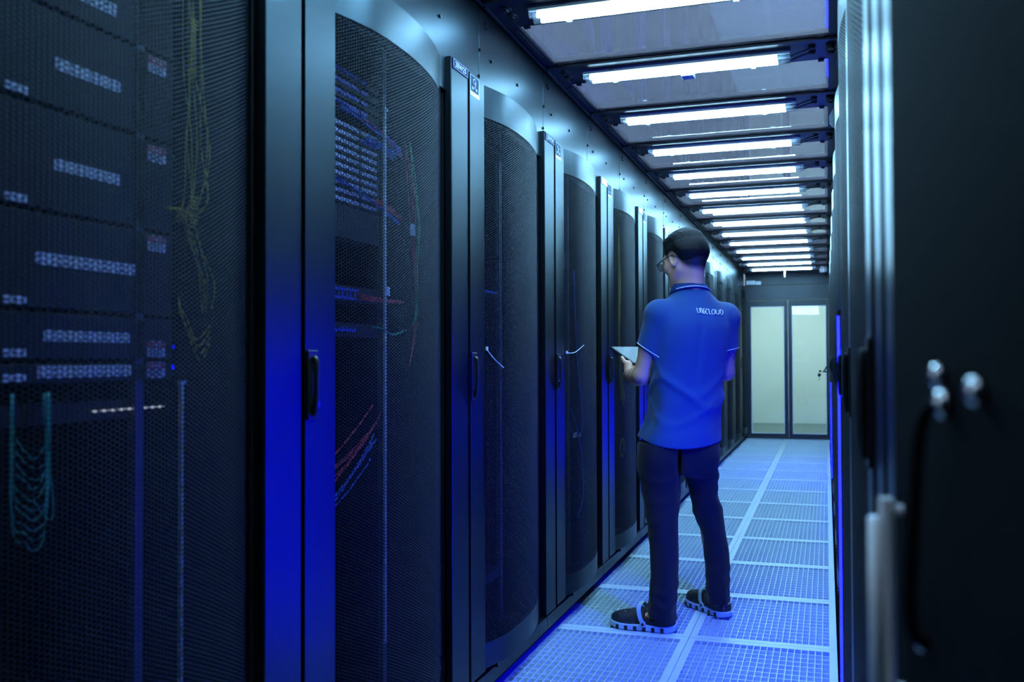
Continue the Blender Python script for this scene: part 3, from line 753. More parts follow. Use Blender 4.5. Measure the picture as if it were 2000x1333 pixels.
_nt = M['hair'].node_tree; _b = _nt.nodes['Principled BSDF']; _tc = _nt.nodes.new('ShaderNodeTexCoord'); _mp = _nt.nodes.new('ShaderNodeMapping'); _mp.inputs['Scale'].default_value = (420, 420, 45)
_no = _nt.nodes.new('ShaderNodeTexNoise'); _no.inputs['Scale'].default_value = 1.; _no.inputs['Detail'].default_value = 2
_bp = _nt.nodes.new('ShaderNodeBump'); _bp.inputs['Strength'].default_value = .9; _bp.inputs['Distance'].default_value = .003
_nt.links.new(_tc.outputs['Object'], _mp.inputs['Vector']); _nt.links.new(_mp.outputs[0], _no.inputs['Vector']); _nt.links.new(_no.outputs['Fac'], _bp.inputs['Height']); _nt.links.new(_bp.outputs['Normal'], _b.inputs['Normal'])

class Field:
    def __init__(s, lo, hi, h):
        s.h = h; s.lo = np.array(lo, np.float32); n = np.ceil((np.array(hi) - s.lo) / h).astype(int) + 1
        s.ax = [(s.lo[i] + np.arange(n[i]) * h).astype(np.float32) for i in range(3)]
        s.d = np.full(tuple(n), .08, np.float32)
    def sub(s, lo, hi):
        r = []
        for i in range(3):
            a = int(max(0, math.floor((lo[i] - s.lo[i]) / s.h))); b = int(min(len(s.ax[i]), math.ceil((hi[i] - s.lo[i]) / s.h) + 1)); r.append(slice(a, max(a, b)))
        return tuple(r), s.ax[0][r[0]][:, None, None], s.ax[1][r[1]][None, :, None], s.ax[2][r[2]][None, None, :]
    def join(s, fn, lo, hi, k=.01, cut=False, pad=.05):
        sl, x, y, z = s.sub([a - pad for a in lo], [b + pad for b in hi])
        if min(q.stop - q.start for q in sl) < 1: return s
        v = fn(x, y, z); d = s.d[sl]
        d2 = -d if cut else d
        if k > 0:
            t = np.clip(.5 + .5 * (d2 - v) / k, 0, 1); r = d2 * (1 - t) + v * t - k * t * (1 - t)
        else: r = np.minimum(d2, v)
        s.d[sl] = (-r if cut else r); return s
    def cone(s, p, q, r1, r2, k=.01, cut=False, pad=.05):
        p = np.array(p, np.float32); q = np.array(q, np.float32); ab = q - p; L2 = float(ab @ ab)
        def fn(x, y, z):
            t = np.clip(((x - p[0]) * ab[0] + (y - p[1]) * ab[1] + (z - p[2]) * ab[2]) / L2, 0, 1)
            return np.sqrt((x - p[0] - t * ab[0]) ** 2 + (y - p[1] - t * ab[1]) ** 2 + (z - p[2] - t * ab[2]) ** 2) - (r1 + (r2 - r1) * t)
        R = max(r1, r2); return s.join(fn, np.minimum(p, q) - R, np.maximum(p, q) + R, k, cut, pad)
    def ell(s, c, r, B=None, k=.01, cut=False, pad=.05):
        c = np.array(c, np.float32); B = np.eye(3) if B is None else np.array(B)
        def fn(x, y, z):
            dx, dy, dz = x - c[0], y - c[1], z - c[2]
            a = [(dx * B[i][0] + dy * B[i][1] + dz * B[i][2]) / r[i] for i in range(3)]
            k0 = np.sqrt(a[0] ** 2 + a[1] ** 2 + a[2] ** 2)
            k1 = np.sqrt((a[0] / r[0]) ** 2 + (a[1] / r[1]) ** 2 + (a[2] / r[2]) ** 2) + 1e-6
            return k0 * (k0 - 1) / k1
        R = max(r); return s.join(fn, c - R, c + R, k, cut, pad)
    def chain(s, pts, k=.01, cut=False):
        for a, b in zip(pts[:-1], pts[1:]): s.cone(a[:3], b[:3], a[3], b[3], k, cut)
        return s
    def loft(s, rings, sdir, fdir, k=.01, cut=False, fold=None, power=2.):
        """stack of rounded ellipses: (z, cu, cw, a along sdir, b along fdir)"""
        R = np.array(rings, np.float32); R = R[np.argsort(R[:, 0])]
        zz = np.linspace(R[0, 0], R[-1, 0], 200)
        from_z = R[:, 0]
        # smooth (cubic) interpolation of each column
        cols = []
        for c in range(1, 5):
            m = np.gradient(R[:, c], from_z); out = np.empty_like(zz)
            idx = np.clip(np.searchsorted(from_z, zz, side='right') - 1, 0, len(R) - 2)
            hh = from_z[idx + 1] - from_z[idx]; t = (zz - from_z[idx]) / hh
            out = (2 * t ** 3 - 3 * t ** 2 + 1) * R[idx, c] + (t ** 3 - 2 * t ** 2 + t) * hh * m[idx] + (-2 * t ** 3 + 3 * t ** 2) * R[idx + 1, c] + (t ** 3 - t ** 2) * hh * m[idx + 1]
            cols.append(out)
        def fn(x, y, z):
            g = [np.interp(z.ravel(), zz, c).astype(np.float32)[None, None, :] for c in cols]
            du, dw = x - g[0], y - g[1]
            a = (du * sdir[0] + dw * sdir[1]); b = (du * fdir[0] + dw * fdir[1])
            q = (np.abs(a / g[2]) ** power + np.abs(b / g[3]) ** power) ** (1 / power)
            d = (q - 1) * np.minimum(g[2], g[3])
            if fold is not None: d = d - fold(x, y, z, np.arctan2(b / g[3], a / g[2]))
            d = np.maximum(d, np.maximum(R[0, 0] - z, z - R[-1, 0]))
            return d
        e = max(R[:, 3].max(), R[:, 4].max())
        lo = (R[:, 1].min() - e, R[:, 2].min() - e, R[0, 0]); hi = (R[:, 1].max() + e, R[:, 2].max() + e, R[-1, 0])
        return s.join(fn, lo, hi, k, cut)
    def plane_cut(s, p, n, lo, hi, k=0.):
        """remove everything on the +n side within the box"""
        n = np.array(n, np.float32); n /= np.linalg.norm(n)
        return s.join(lambda x, y, z: -((x - p[0]) * n[0] + (y - p[1]) * n[1] + (z - p[2]) * n[2]), lo, hi, k, True, 0.)
    def sample(s, P):
        g = (np.asarray(P, np.float32) - s.lo) / s.h; i = np.clip(np.floor(g).astype(int), 0, np.array(s.d.shape) - 2); f = g - i; r = 0
        for a in (0, 1):
            for b in (0, 1):
                for c in (0, 1):
                    wgt = (f[:, 0] if a else 1 - f[:, 0]) * (f[:, 1] if b else 1 - f[:, 1]) * (f[:, 2] if c else 1 - f[:, 2])
                    r = r + wgt * s.d[i[:, 0] + a, i[:, 1] + b, i[:, 2] + c]
        return r
    def blur(s, n=1):
        for _ in range(n):
            for ax in range(3):
                d = s.d; a = np.roll(d, 1, ax); b = np.roll(d, -1, ax); s.d = (a + 2 * d + b) * .25
        return s
    def nets(s):
        d = s.d; neg = d < 0; n = d.shape
        c = [neg[i:n[0] - 1 + i, j:n[1] - 1 + j, k:n[2] - 1 + k] for i in (0, 1) for j in (0, 1) for k in (0, 1)]
        sm = sum(q.astype(np.int8) for q in c); act = (sm > 0) & (sm < 8)
        idx = np.argwhere(act); vid = np.full(act.shape, -1, np.int32); vid[act] = np.arange(len(idx))
        acc = np.zeros((len(idx), 3)); cnt = np.zeros(len(idx))
        for ax in range(3):
            o = [q for q in range(3) if q != ax]
            for a in (0, 1):
                for b in (0, 1):
                    p0 = idx.copy(); p0[:, o[0]] += a; p0[:, o[1]] += b; p1 = p0.copy(); p1[:, ax] += 1
                    v0 = d[tuple(p0.T)]; v1 = d[tuple(p1.T)]; m = (v0 < 0) != (v1 < 0)
                    t = np.where(m, v0 / np.where(m, v0 - v1, 1), 0)
                    pos = p0.astype(float); pos[:, ax] += t
                    acc[m] += pos[m]; cnt[m] += 1
        V = acc / cnt[:, None] * s.h + s.lo
        Fs = []
        for ax in range(3):
            o = [(ax + 1) % 3, (ax + 2) % 3]
            sl0 = [slice(0, m) for m in n]; sl1 = [slice(0, m) for m in n]
            sl0[ax] = slice(0, n[ax] - 1); sl1[ax] = slice(1, n[ax])
            A = neg[tuple(sl0)]; Bn = neg[tuple(sl1)]
            for fl, msk in ((0, A & ~Bn), (1, ~A & Bn)):
                e = np.argwhere(msk); ok = (e[:, o[0]] > 0) & (e[:, o[1]] > 0) & (e[:, o[0]] < n[o[0]] - 1) & (e[:, o[1]] < n[o[1]] - 1); e = e[ok]
                q = []
                for a, b in ((-1, -1), (0, -1), (0, 0), (-1, 0)):
                    p = e.copy(); p[:, o[0]] += a; p[:, o[1]] += b; q.append(vid[tuple(p.T)])
                q = np.stack(q, -1); Fs.append(q if fl == 0 else q[:, ::-1])
        return V, np.concatenate(Fs)
    def obj(s, name, m, parent=None, relax=2):
        V, Fq = s.nets()
        # light smoothing that keeps the size
        for lam in [.5, -.52] * relax:
            sm = np.zeros_like(V); ct = np.zeros(len(V))
            for i in range(4):
                a, b = Fq[:, i], Fq[:, (i + 1) % 4]
                np.add.at(sm, a, V[b]); np.add.at(ct, a, 1)
            V = V + lam * (sm / np.maximum(ct, 1)[:, None] - V)
        return np_mesh(name, V, Fq, m, parent, True)

root = empty('person', PO, PA)
tag(root, 'person in glasses and a blue polo shirt standing with a tablet, seen from behind', 'person')
SD, FD = np.array((.906, .423)), np.array((-.423, .906))        # the torso's right and front
def P3(u, w, z): return (u, w, z)
SL, EL, WL = (-.160, -.062, 1.362), (-.245, -.045, 1.096), (-.318, .185, 1.090)
SR, ER, WR = (.128, .072, 1.355), (.134, .100, 1.108), (-.075, .262, 1.110)
# tablet frame
TB = np.array((-.302, .200, 1.151)); TA = np.array((-.434, .400, 1.234))
tf = (TA - TB); tl = np.linalg.norm(tf); tf = tf / tl
tsd = np.array((.835, .55, 0)); tsd = tsd - tf * (tsd @ tf); tsd /= np.linalg.norm(tsd); tn = np.cross(tsd, tf)
if tn[2] < 0: tn = -tn

# --- head frame
hf = np.array((-.719, .695, 0.)); hl = np.array((-.695, -.719, 0.)); th_ = math.radians(14)
hu = np.array((0, 0, 1.)); hf2 = hf * math.cos(th_) - hu * math.sin(th_); hu2 = hu * math.cos(th_) + hf * math.sin(th_)
HB = np.array((hf2, hl, hu2)); HC = np.array((-.054, .005, 1.622))
HAIR_A = [-.12, -.085, -.060, -.042, -.026, .000, .022, .034, .055, .072, .095]; HAIR_U = [-.070, -.066, -.052, -.030, .004, .026, .024, .014, .034, .050, .060]
def H(x, y, z): return tuple(HC + hf2 * x + hl * y + hu2 * z)
def head(fd, grow=0., full=True):
    g = grow
    fd.ell(H(-.010, 0, .022), (.099 + g, .0775 + g, .088 + g), HB, k=.0)
    fd.ell(H(-.045, 0, .000), (.062 + g, .068 + g, .070 + g), HB, k=.03)
    if not full: return
    fd.ell(H(.030, 0, -.040), (.062, .062, .080), HB, k=.03)
    for sg in (1, -1):
        fd.cone(H(-.008, sg * .053, -.062), H(.066, sg * .026, -.106), .019, .017, k=.03)
        fd.ell(H(.056, sg * .043, -.034), (.030, .024, .030), HB, k=.02)
        fd.ell(H(.070, sg * .033, .012), (.022, .026, .012), HB, k=.015)
        fd.ell(H(.083, sg * .031, -.012), (.013, .016, .010), HB, k=.012, cut=True)
        fd.ell(H(.074, sg * .031, -.012), (.013, .014, .011), HB, k=.004)
    fd.ell(H(.072, 0, -.108), (.020, .022, .016), HB, k=.02)
    fd.cone(H(.084, 0, .002), H(.104, 0, -.036), .009, .011, k=.012)
    for sg in (1, -1): fd.ell(H(.096, sg * .012, -.040), (.012, .009, .008), HB, k=.008)
    fd.ell(H(.088, 0, -.066), (.011, .022, .006), HB, k=.008); fd.ell(H(.086, 0, -.078), (.011, .020, .007), HB, k=.008)

# --- body: one continuous skin
B = Field((-.50, -.36, .0), (.27, .50, 1.76), .0045)
B.loft([(.80, -.07, 0, .145, .095), (.95, -.055, 0, .135, .085), (1.10, -.045, 0, .14, .088), (1.25, -.032, 0, .155, .10), (1.36, -.022, 0, .150, .082), (1.42, -.024, .006, .10, .062), (1.47, -.03, .010, .058, .055)], SD, FD, k=.0)
B.cone((-.022, .0, 1.42), (-.032, .004, 1.50), .066, .058, k=.03)
B.cone((-.030, .004, 1.46), (-.046, .004, 1.57), .057, .055, k=.02)
head(B)
# neck into skull
B.cone((-.018, -.004, 1.49), H(-.055, 0, -.02), .050, .052, k=.03)
# ears
for sg in (1, -1):
    eB = np.array((hf2 * .94 + hl * (.34 * sg), hl * sg * .94 - hf2 * .34, hu2))
    c = np.array(H(-.010, sg * .080, -.016))
    B.ell(c, (.020, .0075, .033), eB, k=.006)
    B.ell(c + hl * sg * .006 + hf2 * .003 + hu2 * .003, (.0115, .006, .021), eB, k=.004, cut=True)
    B.ell(np.array(H(-.008, sg * .080, -.042)), (.009, .006, .010), eB, k=.006)
    B.ell(np.array(H(.004, sg * .076, -.014)), (.006, .006, .010), eB, k=.004)
# arms
def arm(S, E, W, rs):
    S, E, W = map(np.array, (S, E, W))
    B.cone(S, S * .45 + E * .55, .050, .046, k=.03); B.cone(S * .45 + E * .55, E, .046, .037, k=.02)
    f = W - E
    B.cone(E, E + f * .30, .0375, .041, k=.02); B.cone(E + f * .30, E + f * .75, .041, .031, k=.02); B.cone(E + f * .75, W, .031, .025, k=.02)
arm(SL, EL, WL, 1); arm(SR, ER, WR, -1)
# hands: palm under the tablet, four fingers spread beneath it, thumb along its edge
def hand(W, edge, inward, sgn):
    W = np.array(W); e = np.array(edge); inn = np.array(inward)
    fwd = tf
    pc = e - tn * .020
    B.cone(W, pc - fwd * .01, .023, .019, k=.02)
    for i, (o, L_) in enumerate(((-.030, .066), (-.010, .076), (.010, .072), (.029, .056))):
        k0 = pc + fwd * o + inn * .006
        B.cone(W * .35 + pc * .65, k0, .016, .0115, k=.014)
        m1 = k0 + inn * L_ * .5 - tn * .004; m2 = m1 + inn * L_ * .32 + tn * .004; m3 = m2 + inn * L_ * .24 + tn * .005
        B.cone(k0, m1, .0095, .0085, k=.004); B.cone(m1, m2, .0088, .0078, k=.003); B.cone(m2, m3, .0078, .0068, k=.003)
    t0 = pc - fwd * .030 - inn * .006; t1 = t0 - inn * .018 + fwd * .026 + tn * .012; t2 = t1 + fwd * .030 + tn * .012
    B.cone(W, t0, .021, .015, k=.014); B.cone(t0, t1, .0125, .011, k=.006); B.cone(t1, t2, .0105, .0085, k=.004)
hand(WL, TB + tf * .045, tsd, 1)
hand(WR, TB + tsd * .172 + tf * .055, -tsd, -1)
# legs inside the trousers, ankles and feet
HIPL, KNL, ANL = (-.158, -.045, .86), (-.158, -.070, .49), (-.150, -.108, .085)
HIPR, KNR, ANR = (.008, .035, .86), (.040, .070, .50), (.088, .098, .085)
for Hp, Kn, An in ((HIPL, KNL, ANL), (HIPR, KNR, ANR)):
    B.cone(Hp, Kn, .068, .046, k=.03); B.cone(Kn, An, .046, .032, k=.02)
SHL = (np.array((-.102, -.118, 0.)), np.array((-.962, .272, 0.)), .285)     # heel, direction, length
SHR = (np.array((.135, .062, 0.)), np.array((-.62, .785, 0.)), .285)
for (he, dr, ln), An in ((SHL, ANL), (SHR, ANR)):
    h0 = he + dr * .035; B.cone(An, h0 + np.array((0, 0, .045)), .034, .026, k=.02)
    B.cone(h0 + np.array((0, 0, .045)), he + dr * .20 + np.array((0, 0, .040)), .027, .022, k=.02)
body = B.obj('body', M['skin'], root)
_n = len(body.data.vertices); _co = np.empty(_n * 3, np.float32); body.data.vertices.foreach_get('co', _co); _co = _co.reshape(-1, 3) - HC
_a, _l, _u = _co @ hf2, _co @ hl, _co @ hu2
_h = np.interp(_a, HAIR_A, HAIR_U); _st = np.clip(1 + (_u - _h) / .030, 0, 1) * (np.clip((.072 - _a) / .02, 0, 1)) * (_u > -.12)
_st[_co[:, 2] < -.16] = 0
_at = body.data.attributes.new('stubble', 'FLOAT', 'POINT'); _at.data.foreach_set('value', _st.astype(np.float32))
_nt = M['skin'].node_tree; _b = _nt.nodes['Principled BSDF']; _src = _b.inputs['Base Color'].links[0].from_socket
_an = _nt.nodes.new('ShaderNodeAttribute'); _an.attribute_name = 'stubble'
_mx = _nt.nodes.new('ShaderNodeMix'); _mx.data_type = 'RGBA'; _mx.inputs[7].default_value = (.022, .018, .018, 1)
_nt.links.new(_an.outputs['Fac'], _mx.inputs[0]); _nt.links.new(_src, _mx.inputs[6]); _nt.links.new(_mx.outputs[2], _b.inputs['Base Color'])

# --- hair: thick on top, faded to stubble at the sides
Hr = Field((-.20, -.16, 1.46), (.10, .17, 1.76), .0030)
def hair_fn(x, y, z):
    dx, dy, dz = x - HC[0], y - HC[1], z - HC[2]
    a = dx * hf2[0] + dy * hf2[1] + dz * hf2[2]; l = dx * hl[0] + dy * hl[1] + dz * hl[2]; u = dx * hu2[0] + dy * hu2[1] + dz * hu2[2]
    def el(c, r):
        p = [(a - c[0]) / r[0], (l - c[1]) / r[1], (u - c[2]) / r[2]]
        k0 = np.sqrt(p[0] ** 2 + p[1] ** 2 + p[2] ** 2); k1 = np.sqrt((p[0] / r[0]) ** 2 + (p[1] / r[1]) ** 2 + (p[2] / r[2]) ** 2) + 1e-6
        return k0 * (k0 - 1) / k1
    d = el((-.010, 0, .022), (.099, .0775, .088)); d2 = el((-.045, 0, 0), (.062, .068, .070))
    t = np.clip(.5 + .5 * (d - d2) / .03, 0, 1); d = d * (1 - t) + d2 * t - .03 * t * (1 - t)
    # hairline height along the head, from brow to nape
    hl_ = np.interp(a, HAIR_A, HAIR_U).astype(np.float32)
    s = np.clip((u - hl_) / .065, -1, 1)
    top = np.clip((u - .058) / .03, 0, 1)
    back = np.clip((-a - .02) / .05, 0, 1)
    thick = np.where(s > 0, .0012 + .0095 * np.maximum(s, 0) ** 1.2 + .0075 * top + .004 * back * s, .06 * s)
    th2 = np.arctan2(l, a + .03)
    comb = np.sin(th2 * 46 + 3 * np.sin(u * 40) + a * 60) * .0002 + np.sin(th2 * 83 + u * 25) * .0002
    comb = comb + top * np.sin(l * 420 + a * 90) * .0004
    wave = top * np.clip((a - .03) / .05, 0, 1) * .010
    return d - thick - comb * np.clip(s * 2, 0, 1) - wave
Hr.join(hair_fn, (-.20, -.16, 1.46), (.10, .17, 1.76), 0, pad=0)
Hr.obj('hair', M['hair'], root, relax=1)

# --- glasses
g = MB(); lens_parts = []
def loop(c, rx, rz, n=26):
    return [Vector(c) + Vector(hl) * (rx * np.sign(math.cos(t)) * abs(math.cos(t)) ** .6) + Vector(hu2) * (rz * np.sign(math.sin(t)) * abs(math.sin(t)) ** .6) + Vector(hf2) * 0 for t in np.linspace(0, 2 * PI, n)]
for sg in (1, -1):
    c = H(.108, sg * .034, -.014); g.tube(loop(c, .027, .020), .0020, 6, caps=False)
    lp_ = loop(c, .025, .018)[:-1]; n = len(lp_)
    gl_ = MB(); lens_parts.append(gl_); gl_.add([tuple(p) for p in lp_] + [tuple(p + Vector(hf2) * .0015) for p in lp_], [tuple(range(n)), tuple(range(2 * n - 1, n - 1, -1))] + [(i, (i + 1) % n, (i + 1) % n + n, i + n) for i in range(n)])
    g.tube(smooth_path([H(.108, sg * .061, -.006), H(.100, sg * .073, -.005), H(.050, sg * .081, .000), H(.004, sg * .084, .003), H(-.022, sg * .086, -.004), H(-.040, sg * .083, -.018)]), .0026, 6)
g.tube(smooth_path([H(.109, .009, -.006), H(.113, 0, -.002), H(.109, -.009, -.006)]), .002, 6)
go = g.build('glasses', M['plastic_black'], root, smooth=True); [q.build('lens', M['lens'], go) for q in lens_parts]

# --- polo shirt
def shirt_fold(x, y, z, an):
    f = np.zeros(np.broadcast(x, y, z, an).shape, np.float32)
    # soft drapes running from the shoulder blades to the hem, and creases at the waist
    low = np.clip((1.22 - z) / .35, 0, 1)
    f += low * .0045 * np.sin(an * 6.0 + 3.2 * z + .8) * np.clip((z - .78) / .1, 0, 1)
    f += .0050 * np.exp(-((z - 1.02 - .07 * np.sin(an * 2 + .6)) / .022) ** 2)
    f += .0040 * np.exp(-((z - .945 + .06 * np.sin(an * 2 - .5)) / .020) ** 2)
    f += .0035 * np.exp(-((z - 1.10 - .09 * np.sin(an * 1.7 + 1.2)) / .020) ** 2)
    f -= .006 * np.exp(-((an + 1.62) / .10) ** 2) * np.clip((1.40 - z) / .1, 0, 1) * np.clip((z - .95) / .2, 0, 1)
    return f
S = Field((-.34, -.25, .74), (.25, .24, 1.55), .0045)
S.loft([(.770, -.082, -.002, .193, .146), (.82, -.080, -.002, .189, .142), (.90, -.064, -.002, .168, .126), (.98, -.052, -.002, .163, .121), (1.06, -.048, -.001, .165, .119), (1.15, -.040, 0, .172, .122), (1.25, -.030, 0, .182, .126), (1.32, -.024, 0, .186, .120), (1.37, -.020, .002, .176, .105), (1.41, -.020, .004, .145, .090), (1.44, -.022, .006, .110, .080), (1.475, -.026, .008, .080, .072)], SD, FD, k=0, fold=shirt_fold, power=2.25)
for Sx, Ex, ri in ((SL, EL, -1), (SR, ER, 1)):
    a, b = np.array(Sx), np.array(Ex); c = a + (b - a) * .60; S2 = Field((-.34, -.25, .74), (.25, .24, 1.55), .0045)
    S2.cone(a, a + (b - a) * .75, .064, .058, k=0)
    S2.ell(a + np.array((0, 0, .004)), (.066, .062, .058), k=.03)
    # the hem slants down toward the body
    n = (b - a) / np.linalg.norm(b - a) + np.array((.30 * ri, 0, 0)) * (1 if ri < 0 else .3); S2.plane_cut(c, n, c - .15, c + .15)
    t_ = np.clip(.5 + .5 * (S.d - S2.d) / .030, 0, 1); S.d = S.d * (1 - t_) + S2.d * t_ - .030 * t_ * (1 - t_)
# hem dips at the back, side vents
S.join(lambda x, y, z: z - (.783 + .95 * (x + .045) ** 2), (-.34, -.25, .74), (.25, .24, .86), 0, True, 0)
shirt = S.obj('polo_shirt', M['polo'], root)
# collar: a folded rib band
C_ = Field((-.16, -.14, 1.42), (.12, .15, 1.54), .0030)
def collar(x, y, z):
    c0 = np.interp(z.ravel(), [1.43, 1.52], [-.020, -.034]).astype(np.float32)[None, None, :]
    du, dw = x - c0, y - .004
    a = du * SD[0] + dw * SD[1]; b = du * FD[0] + dw * FD[1]
    r = np.interp(z.ravel(), [1.43, 1.455, 1.475, 1.495, 1.505], [.100, .088, .078, .070, .067]).astype(np.float32)[None, None, :]
    q = np.sqrt((a / 1.06) ** 2 + (b / .98) ** 2) - r
    lo = 1.462 - .020 * (b / .08) ; hi = 1.497 - .040 * np.clip(b / .08, -.12, 1)
    return np.maximum(np.maximum(np.abs(q) - .0055, lo - z), z - hi)
C_.join(collar, (-.16, -.14, 1.42), (.12, .15, 1.54), 0, pad=0)
cobj = C_.obj('collar', M['polo_band'], shirt, relax=1)
# white tipping, sleeve bands and the lettering on the back, laid on the cloth
VW = np.array((0., -1., 0.))
def lay(pts, field, off=.0012):
    """move points (u, z) onto the front of a field as seen from behind the person"""
    P = np.array([(u, -.235, z) for u, z in pts], np.float32); hit = np.zeros(len(P), bool)
    for _ in range(400):
        d = field.sample(P); P[:, 1] += np.where(d > .0012, np.minimum(np.maximum(d * .5, .0006), .006), 0)
    P[:, 1] -= off
    return [tuple(p) for p in P]
def on_ring(c, n, r, ang0, ang1, field, k=40):
    """ring of points around an axis, pushed out to the cloth surface"""
    n = np.array(n) / np.linalg.norm(n); a = np.cross(n, (0, 0, 1.)); a /= np.linalg.norm(a); b = np.cross(n, a); out = []
    for t in np.linspace(ang0, ang1, k):
        dr = a * math.cos(t) + b * math.sin(t); rr = np.linspace(.02, r, 120); Pq = np.array(c)[None] + rr[:, None] * dr[None]
        d = field.sample(Pq); i = np.argmax(d > 0) if (d > 0).any() else len(rr) - 1
        out.append(tuple(np.array(c) + dr * (rr[i] + .0008)))
    return out
tip = MB()
pts = []
for t in np.linspace(-2.75, .15, 50):
    a, b = math.cos(t), math.sin(t); z = 1.468 - .020 * b
    r = np.interp(z, [1.43, 1.455, 1.475, 1.495], [.100, .088, .078, .070]) + .0062
    c0 = np.interp(z, [1.43, 1.52], [-.020, -.034]); pa, pb = a * r * 1.06, b * r * .98
    pts.append((c0 + pa * SD[0] + pb * FD[0], .004 + pa * SD[1] + pb * FD[1], z))
tip.tube(pts, .0017, 6)
tip.build('white_tipping', M['ink'], shirt, smooth=True)
for Sx, Ex in ((SL, EL), (SR, ER)):
    ri = -1 if Sx is SL else 1; a, b = np.array(Sx), np.array(Ex); c = a + (b - a) * .575; nn_ = (b - a) / np.linalg.norm(b - a) + np.array((.30 * ri, 0, 0)) * (1 if ri < 0 else .3)
    rg = MB(); k_ = 44; ring = on_ring(c, nn_, .085, 0, 2 * PI, S, k_)
    rg.tube(ring, .0016, 6, caps=False); rg.build('sleeve_tipping', M['ink'], shirt, smooth=True)
# V N G C L O U D as pen strokes; u and z measured on the cloth
def arc(cx, cy, rx, ry, a0, a1, n=14): return [(cx + rx * math.cos(t), cy + ry * math.sin(t)) for t in np.linspace(math.radians(a0), math.radians(a1), n)]
ST = [
    [(0, 1), (.10, .55), (.22, .12), (.38, .08), (.52, .22), (.52, .55), (.42, 1.0)],                        # V leaning
    [(.74, .08), (.67, .55), (.61, .95), (.74, .98), (.86, .75), (.94, .35), (1.00, .0)],                    # N
    [(1.26, .86), (1.17, .95), (1.09, .80), (1.10, .35), (1.18, .02), (1.31, .05), (1.34, .35), (1.22, .48)],   # G
    arc(1.68, .45, .21, .47, 48, 312),                                                                      # C
    [(1.97, .92), (2.02, .35), (2.13, .0), (2.38, .0)],                                                     # L
    arc(2.70, .45, .27, .46, 0, 360, 22),                                                                   # O
    [(3.10, .92), (3.12, .34)] + arc(3.38, .32, .25, .30, 180, 360, 9) + [(3.66, .95)],                     # U
    [(3.86, .22), (3.84, .95), (3.98, .98)] + arc(4.00, .50, .28, .48, 85, -80, 10) + [(3.97, .03)],        # D
]
tx = MB(); W_, H_ = .1165 / 4.28, .0235
for st in ST:
    p = smooth_path([(a, b, 0) for a, b in st], 4)
    q = [(.000 + v.x * W_, 1.366 - .0052 * (v.x / 4.28) + v.y * H_) for v in p]
    tx.tube(lay(q, S), .00155, 6)
tx.build('back_lettering', M['ink'], shirt, smooth=True)

# --- trousers
def tr_fold(ph):
    def f(x, y, z, an):
        o = .0045 * np.exp(-((z - .60 - .05 * np.sin(an + ph)) / .022) ** 2) + .005 * np.exp(-((z - .53 - .06 * np.sin(an + ph + .6)) / .020) ** 2)
        o = o + .0042 * np.exp(-((z - .46 - .06 * np.sin(an + ph + 1.2)) / .022) ** 2) + .004 * np.exp(-((z - .69 - .05 * np.sin(an - ph)) / .02) ** 2)
        o = o + .004 * np.exp(-((z - .135 - .03 * np.sin(an * 1.5 + ph)) / .014) ** 2) + .0045 * np.exp(-((z - .20 - .03 * np.sin(an + 2 * ph)) / .018) ** 2)
        o = o + .0025 * np.sin(an * 5 + 7 * z) * np.clip((.5 - z) / .3, 0, 1)
        return o
    return f
T = Field((-.34, -.25, .0), (.24, .26, .90), .0045)
E1, E2 = (1., 0.), (0., 1.)
T.loft([(.035, -.150, -.104, .060, .062), (.06, -.158, -.104, .062, .066), (.12, -.157, -.102, .060, .066), (.20, -.150, -.095, .059, .066), (.30, -.148, -.086, .062, .068), (.40, -.150, -.078, .064, .070), (.50, -.157, -.068, .072, .076), (.60, -.160, -.056, .086, .088), (.70, -.168, -.045, .095, .105), (.80, -.168, -.035, .092, .112)], E1, E2, k=0, fold=tr_fold(0.))
T.loft([(.060, .090, .100, .053, .062), (.10, .088, .099, .053, .064), (.18, .086, .096, .053, .065), (.28, .082, .092, .058, .067), (.38, .070, .085, .055, .070), (.48, .046, .072, .066, .076), (.56, .028, .062, .062, .085), (.64, .016, .050, .074, .095), (.72, .006, .040, .083, .105), (.80, .002, .032, .088, .112)], E1, E2, k=.02, fold=tr_fold(1.3))
T.loft([(.66, -.085, -.004, .155, .112), (.72, -.085, -.004, .176, .124), (.78, -.082, -.003, .176, .125), (.86, -.074, 0, .164, .115)], SD, FD, k=.03)
T.ell((-.150, -.075, .745), (.080, .075, .085), k=.04); T.ell((.012, -.015, .745), (.078, .075, .085), k=.04)
T.join(lambda x, y, z: np.sqrt(((x + .078) / .010) ** 2 + ((y + .098) / .045) ** 2 + ((z - .70) / .09) ** 2) * .01 - .010, (-.09, -.15, .6), (-.06, -.05, .8), .02, True)
T.join(lambda x, y, z: z - (.046 + .38 * np.clip(-.150 - x, 0, .1)), (-.30, -.22, .0), (-.06, .0, .10), 0, True, 0)
T.obj('trousers', M['trouser'], root)

